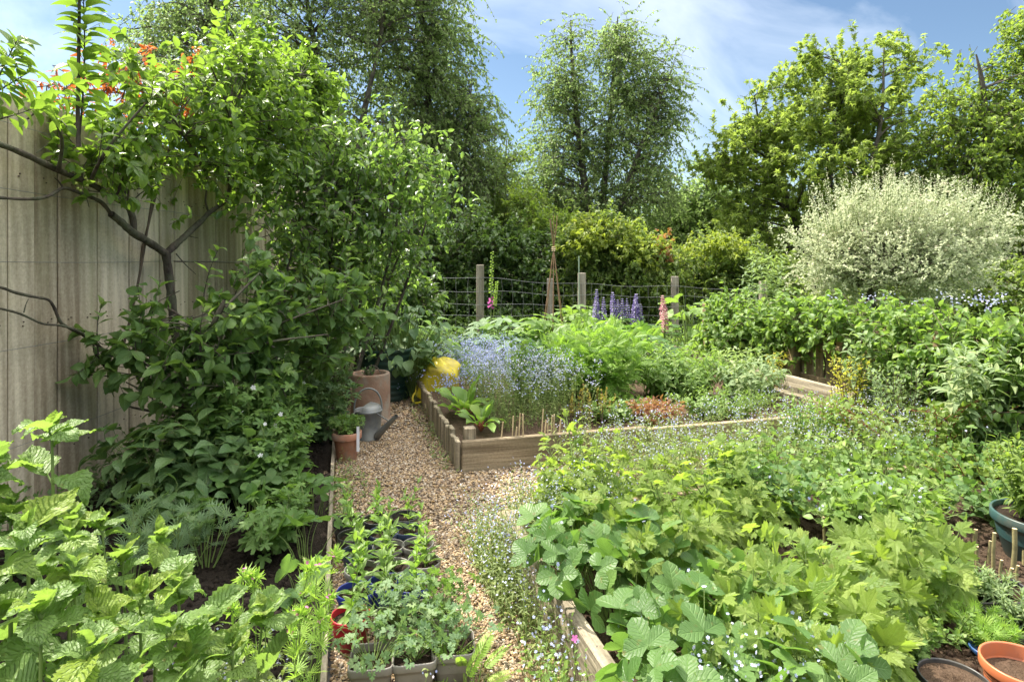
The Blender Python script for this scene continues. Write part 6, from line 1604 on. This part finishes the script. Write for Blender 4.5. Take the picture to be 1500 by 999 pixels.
# bottom right pots
make_pot("terracotta-coloured plastic pot cut off by the bottom right corner", (gnd(1500, 998, .16)[0], gnd(1500, 998, .16)[1], .07), .10, .14, Q_terra, soil=M_potsoilb, fill=.70, name="plant_pot")
make_pot("black pot of dry compost to the left of the terracotta-coloured one", (gnd(1398, 992, .19)[0], gnd(1398, 992, .19)[1], .075), .085, .115, Q_black, soil=M_potsoilb, fill=.9)
bt = np.array(gnd(1475, 915, .15))
for i, (x, y, lab) in enumerate(((1515, 905, "black seed tray of brown compost behind the terracotta-coloured pot"), (1465, 868, "black seed tray of compost furthest back, under grey-green seedlings"))):
    b = gnd(x, y, .17); root = thing("seed_tray", lab, "tray", (b[0], b[1], .10), "black seed trays at the lower right")
    m = MB()
    for dx, dy, sx, sy in ((-.12, 0, .006, .18), (.12, 0, .006, .18), (0, -.09, .246, .006), (0, .09, .246, .006)): m.box((b[0] + dx, b[1] + dy, .135), (sx, sy, .07), bev=.002)
    m.build("tray_wall", Q_black, root, smooth=False)
    m = MB(); m.box((b[0], b[1], .128), (.232, .172, .05), bev=.004); m.build("compost", M_potsoilb, root)
    ptuft(1160 + i, "seedling_patch", ["thin green seedlings in the nearer black seed tray", "grey-green needle-leaved seedlings in the far black seed tray"][i], "plant", (b[0] - .03, b[1], .15), (.10, .07), .10, 22, NAR, L_sage, M_gstem, .04, 14, ang=(65, 35), t0=.1, tint=(0, 1), droop=0)
b = gnd(1440, 958, .12)
m = MB(); m.lathe([(.045, 0), (.052, .014), (.050, .018), (.046, .014), (.042, .006), (.001, .006)], n=32); 
o = m.build("pot_saucer", plast("plastic_sky", (.03, .09, .24)), label="blue plastic dish showing behind the terracotta-coloured pot", cat="dish"); o.location = (gnd(1450, 952, .16)[0], gnd(1450, 952, .16)[1], .15)
gb = np.array([2.10, 2.42, .10])
make_pot("dark green tub planted with a leafy bush at the right edge", gb, .175, .20, Q_green, fill=.9, name="plant_pot")
ptuft(1170, "potted_shrub", "yellow-green leafy bush growing in the dark green tub", "shrub", gb + [0, 0, .18], (.24, .2), .30, 50, LAN, L_lime, M_gstem, .06, 16, ang=(75, 40), droop=.2, t0=.1, tint=(0, .8))

# ------------------------------------------------------------------ chimney pot, watering can, terracotta pot, bin, yellow tub
M_terra = plain_mat("terracotta", (.36, .15, .085), (.50, .25, .16), .85, nscale=9, bstr=.2, bscale=60, dirt=(.34, .26, .20), dscale=11)
M_chim = plain_mat("old_clay", (.16, .09, .055), (.27, .165, .11), .9, nscale=7, bstr=.4, bscale=50, dirt=(.22, .20, .155), dscale=6)
M_galv = plain_mat("galvanised_steel", (.15, .155, .155), (.26, .265, .26), .55, nscale=14, metal=.4, dirt=(.24, .23, .20), dscale=9)
c = gnd(540, 618); c = np.array([-1.14, 4.95, 0])
cpt = thing("chimney_pot", "old clay chimney pot used as a planter at the end of the path", "planter", c)
m = MB(); m.lathe([(.165, 0), (.17, .004), (.17, .035), (.16, .045), (.157, .05), (.155, .385), (.153, .395), (.147, .40), (.128, .40), (.122, .395), (.120, .30)], c, 40); m.build("clay_body", M_chim, cpt)
m = MB(); m.disc(c + [0, 0, .34], .128, 24, jit=.006, rng=rpot); m.build("compost", M_potsoil, cpt)
ptuft(1201, "twiggy_plant", "dark dried plant with a bent twig in the top of the chimney pot", "plant", c + [0, 0, .34], .07, .10, 16, SML, L_shade, M_twig, .035, 8, tint=(0, .5))
tw_ = MB(); k = np.linspace(0, math.pi, 12); tw_.tubes(np.stack([c[0] + .02 - .07 * np.cos(k), c[1] - .02 + 0 * k, c[2] + .36 + .10 * np.sin(k)], 1)[None], np.full((1, 12), .004), 5)
tw_.build("bent_twig", M_bark, label="bent twig arching over the mouth of the chimney pot", cat="twig")
# watering can
c = np.array([-1.045, 4.46, 0.004])
wc = thing("watering_can", "old galvanised watering can with a tall loop handle before the chimney pot", "watering can", c)
m = MB(); m.lathe([(.088, 0), (.092, .004), (.092, .02), (.088, .024), (.098, .20), (.103, .204), (.103, .215), (.098, .22), (.093, .215), (.086, .03)], c, 36); m.disc(c + [0, 0, .004], .088, 36); m.build("can_body", M_galv, wc)
m = MB(); pr = [(.098, .0), (.09, .025), (.06, .04), (.0, .046)]
n = 24; V = []; 
for r_, z_ in pr:
    for a in np.linspace(math.radians(-95), math.radians(95), n): V.append((c[0] + math.cos(a - math.pi * .05) * r_ * 1.0, c[1] + math.sin(a - math.pi * .05) * r_, c[2] + .218 + z_))
Fs = [[i * n + j, i * n + j + 1, (i + 1) * n + j + 1, (i + 1) * n + j] for i in range(3) for j in range(n - 1)]
m.poly(V, Fs); m.build("half_lid", M_galv, wc)
k = np.linspace(0, math.pi, 20)
hd = np.array([math.cos(.25), math.sin(.25), 0])
m = MB(); m.tubes((c + np.array([0, 0, .215]) + hd * (.098 * np.cos(k))[:, None] + np.array([0, 0, 1]) * (.155 * np.sin(k) ** .8)[:, None])[None], np.full((1, 20), .0065), 8); m.build("top_handle", M_galv, wc)
k = np.linspace(-.35 * math.pi, .62 * math.pi, 16); bk = -np.array([.75, .66, 0])
m = MB(); m.tubes((c + np.array([0, 0, .13]) + bk * (.085 + .065 * np.cos(k))[:, None] + np.array([0, 0, 1]) * (.085 * np.sin(k))[:, None])[None], np.full((1, 16), .006), 8); m.build("back_handle", M_galv, wc)
sp0 = c + np.array([.075, -.05, .04]); spd = np.array([.62, -.42, .66]); spd /= np.linalg.norm(spd)
f = np.linspace(0, 1, 8)[:, None]
m = MB(); m.tubes((sp0 + spd * f * .26)[None], np.linspace(.028, .013, 8)[None], 12); m.build("spout", M_galv, wc)
m = MB(); m.tubes(np.stack([c + [.06, -.05, .21], sp0 + spd * .18])[None], np.array([[.004, .004]]), 6); m.build("brace", M_galv, wc)
# small terracotta pot
c = np.array([-1.07, 3.98, .004])
tpot = thing("terracotta_pot", "small terracotta flowerpot of green foliage in front of the watering can", "pot", c)
m = MB(); m.lathe([(.058, 0), (.060, .003), (.082, .145), (.084, .147), (.092, .148), (.094, .152), (.095, .188), (.092, .192), (.084, .192), (.081, .188), (.076, .15)], c, 36); m.disc(c + [0, 0, .003], .058, 36); m.build("clay_body", M_terra, tpot)
m = MB(); m.disc(c + [0, 0, .168], .078, 24, jit=.003, rng=rpot); m.build("compost", M_potsoil, tpot)
ptuft(1203, "parsley", "fresh green herb drooping over the rim of the small terracotta pot", "plant", c + [0, 0, .168], .13, .11, 44, AQUI + GERA, L_gera, M_gstem, .045, 4, t0=.4, ang=(70, 50), droop=.25, tint=(.2, 1), bow=.35, pet=.3, base=.25)
# plant label
m = MB(); m.box((-.985, 3.93, .16), (.018, .003, .16), rz=.3, tint=.5); m.build("plant_label", plain_mat("white_plastic", (.7, .68, .72), None, .5), smooth=False, label="white plant label stuck beside the small terracotta pot", cat="plant label")
# dark green bin behind
c = np.array([-1.18, 5.75, -0.08])
bn = thing("garden_bin", "dark green ribbed plastic bin in the shade behind the chimney pot", "bin", c)
m = MB(); pr = [(.20, 0)]
for z_ in np.linspace(.05, .48, 9): pr += [(.20 + z_ * .10, z_), (.205 + z_ * .10, z_ + .01), (.205 + z_ * .10, z_ + .03), (.20 + z_ * .10, z_ + .04)]
pr += [(.262, .54), (.268, .545), (.268, .57), (.26, .575), (.245, .57), (.235, .3)]
m.lathe(pr, c, 40); m.disc(c + [0, 0, .003], .20, 40); m.build("bin_body", plain_mat("bin_plastic", (.015, .05, .035), (.02, .06, .045), .45, dirt=(.05, .06, .045)), bn)
m = MB(); m.disc(c + [0, 0, .45], .236, 40, jit=.01, rng=rpot); m.build("compost", M_potsoil, bn)
# yellow flexible tub lying tipped on its side
c = np.array([-.64, 5.55, .345])
yt = thing("flexible_tub", "bright yellow flexible tub tipped over at the end of the raised bed", "tub", (c[0], c[1], .12))
tl = np.array(Vector((.35, -.35, 1)).to_track_quat('Z', 'Y').to_matrix())
pr = [(.18, -.18), (.185, -.17), (.165, -.05), (.145, .10), (.135, .13), (.11, .145), (.07, .152), (.001, .155)]
M_ytub = plain_mat("yellow_rubber", (.50, .40, .012), (.60, .48, .03), .5, nscale=9, dirt=(.30, .24, .06), dscale=9)
m = MB(); m.lathe(pr, c - [0, 0, .10], 40, R=tl); q = m.v[0]; m.v[0] = q + .016 * np.stack([np.sin(q[:, 2] * 31 + q[:, 1] * 22), np.sin(q[:, 0] * 27 + q[:, 2] * 24), np.sin(q[:, 0] * 25 + q[:, 1] * 33)], 1); m.build("tub_body", M_ytub, yt)
m = MB(); m.lathe([(.180, -.185), (.193, -.183), (.195, -.172), (.187, -.166), (.180, -.185)], c - [0, 0, .10], 40, R=tl); m.build("tub_rim", M_ytub, yt)
for s_ in (-1, 1):
    k = np.linspace(0, math.pi, 14); P = np.stack([s_ * (.188 + .045 * np.sin(k)), .06 * np.cos(k), -.17 + .0 * k - .05 * np.sin(k)], 1) @ tl.T + (c - [0, 0, .10])
    m = MB(); m.tubes(P[None], np.full((1, 14), .010), 8); m.build("tub_handle", M_ytub, yt)

# ------------------------------------------------------------------ general ground cover so no bare turf shows at the back
rgc = np.random.default_rng(1300)
def cover(seed, name, label, boxes, n, hgt, T, lm, size, nl=6):
    r = np.random.default_rng(seed)
    b = worldbox(boxes)(r, n); t = b + np.stack([r.normal(0, .05, n), r.normal(0, .05, n), hgt * r.uniform(.4, 1.2, n)], 1)
    ML = MB(); herb(r, None, ML, b, t, T, size, nl, ang=(70, 40), droop=.15, t0=.1, tint=(0, 1))
    ML.build(name, lm, kind='stuff', label=label, cat="ground cover")
cover(1301, "ground_cover", "mixed low green growth between the raised bed and the wire fence", [(-1.4, 2.9, 6.2, 9.2, 0)], 2600, .30, LAN + SML, L_mix, .075)
cover(1302, "ground_cover", "rough growth along the foot of the dark hedge", [(-2.2, 4.5, 9.3, 10.2, 0)], 1200, .45, LAN + OV, L_dark, .09)
cover(1303, "ground_cover", "low weeds along the foot of the timber fence", [(-2.28, -1.9, 2.2, 7.0, .03), (-2.2, -1.6, 4.6, 6.6, 0)], 900, .22, LAN + SML, L_shade, .06)
cover(1304, "ground_cover", "weeds between the picket fence and the beds", [(2.2, 3.6, 2.9, 4.5, 0), (3.0, 4.0, 2.0, 3.4, 0)], 900, .25, LAN + SML, L_mix, .06)
cover(1305, "ground_cover", "rough grass and weeds beyond the picket fence", [(3.2, 9.0, 4.8, 9.5, 0)], 3500, .55, LAN + NAR, L_mix, .12)

# fallen leaves and crumbs on the path and the open soil
rl = np.random.default_rng(1400)
n_ = 420; Yl_ = rl.uniform(1.6, 6.0, n_); xr_ = np.where(Yl_ < 2.8, xr2(Yl_), -0.30 - 0.278 * (Yl_ - 3.73)); Xl_ = xl(Yl_) + (xr_ - xl(Yl_)) * rl.beta(.6, .6, n_)
ML = MB(); ML.place(SML, np.stack([Xl_, Yl_, .026 + rl.uniform(0, .006, n_)], 1), np.concatenate([rl.normal(0, 1, (n_, 2)), rl.normal(0, .15, (n_, 1))], 1), rl.normal(0, .3, (n_, 3)) + [0, 0, 1], rl.uniform(.012, .034, n_), rl.uniform(0, 1, n_))
ML.build("fallen_leaves", leaf_mat("leaf_litter", (.10, .06, .03), (.24, .17, .08), .2, .7, .2), kind='stuff', label="small dry leaves and bits fallen on the gravel", cat="leaf litter")
n_ = 7000; t_ = rl.uniform(.05, 2.6, n_); s_ = rl.uniform(-1.0, .7, n_); q_ = np.array([b2(a, b, 0) for a, b in zip(t_, s_)])
MC = MB(); MC.place([pebble(i + 30) for i in range(4)], np.stack([q_[:, 0], q_[:, 1], .14 + wb(q_[:, 0], q_[:, 1]) + .002], 1), rl.normal(0, 1, (n_, 3)), rl.normal(0, .6, (n_, 3)) + [0, 0, 1], rl.uniform(.2, 1, n_) ** 2.2 * .020, rl.uniform(0, 1, n_))
MC.build("soil_crumbs", M_soilb, kind='stuff', label="brown crumbly soil lumps in the front bed", cat="soil")
n_ = 160; b = np.stack([rl.uniform(-1.2, 0, n_) * 0, rl.uniform(2.9, 6.2, n_), 0 * rl.uniform(0, 1, n_)], 1)
side = rl.uniform(0, 1, n_) < .5
b[:, 0] = np.where(side, xl(b[:, 1]) + rl.uniform(0, .12, n_), np.where(b[:, 1] < 3.7, xl(b[:, 1]) + rl.uniform(.0, .2, n_), -0.34 - 0.278 * (b[:, 1] - 3.73) - rl.uniform(0, .10, n_)))
t = b + np.stack([rl.normal(0, .03, n_), rl.normal(0, .03, n_), rl.uniform(.04, .14, n_)], 1)
ML = MB(); herb(rl, None, ML, b, t, SML + NAR, .028, 9, ang=(70, 40), tint=(0, 1), droop=.1)
ML.build("weeds", L_fmn, kind='stuff', label="little weeds seeded in the gravel along the path edges", cat="weeds")

for i, (x, y, lab) in enumerate(((1385, 925, "low green seedlings on the bare soil between the currant and the seed trays"), (1330, 955, "small leafy weeds at the foot of the largest currant, by the black pot"), (1440, 930, "feathery green weeds just behind the terracotta-coloured pot"), (1345, 800, "low leafy weeds among the cut stems, nearest the currant"), (1400, 855, "low leafy weeds in front of the cut stems"))):
    c = gnd(x, y + 12, .14); ptuft(1180 + i, "weed", lab, "plant", c, .10, .10, 26, [SML, AQUI, THREAD, SML, AQUI][i], [L_mix, L_gera, L_fern, L_mix, L_gera][i], M_gstem, [.03, .045, .045, .03, .04][i], 8, t0=.2, ang=(70, 40), droop=.1, tint=(0, 1))
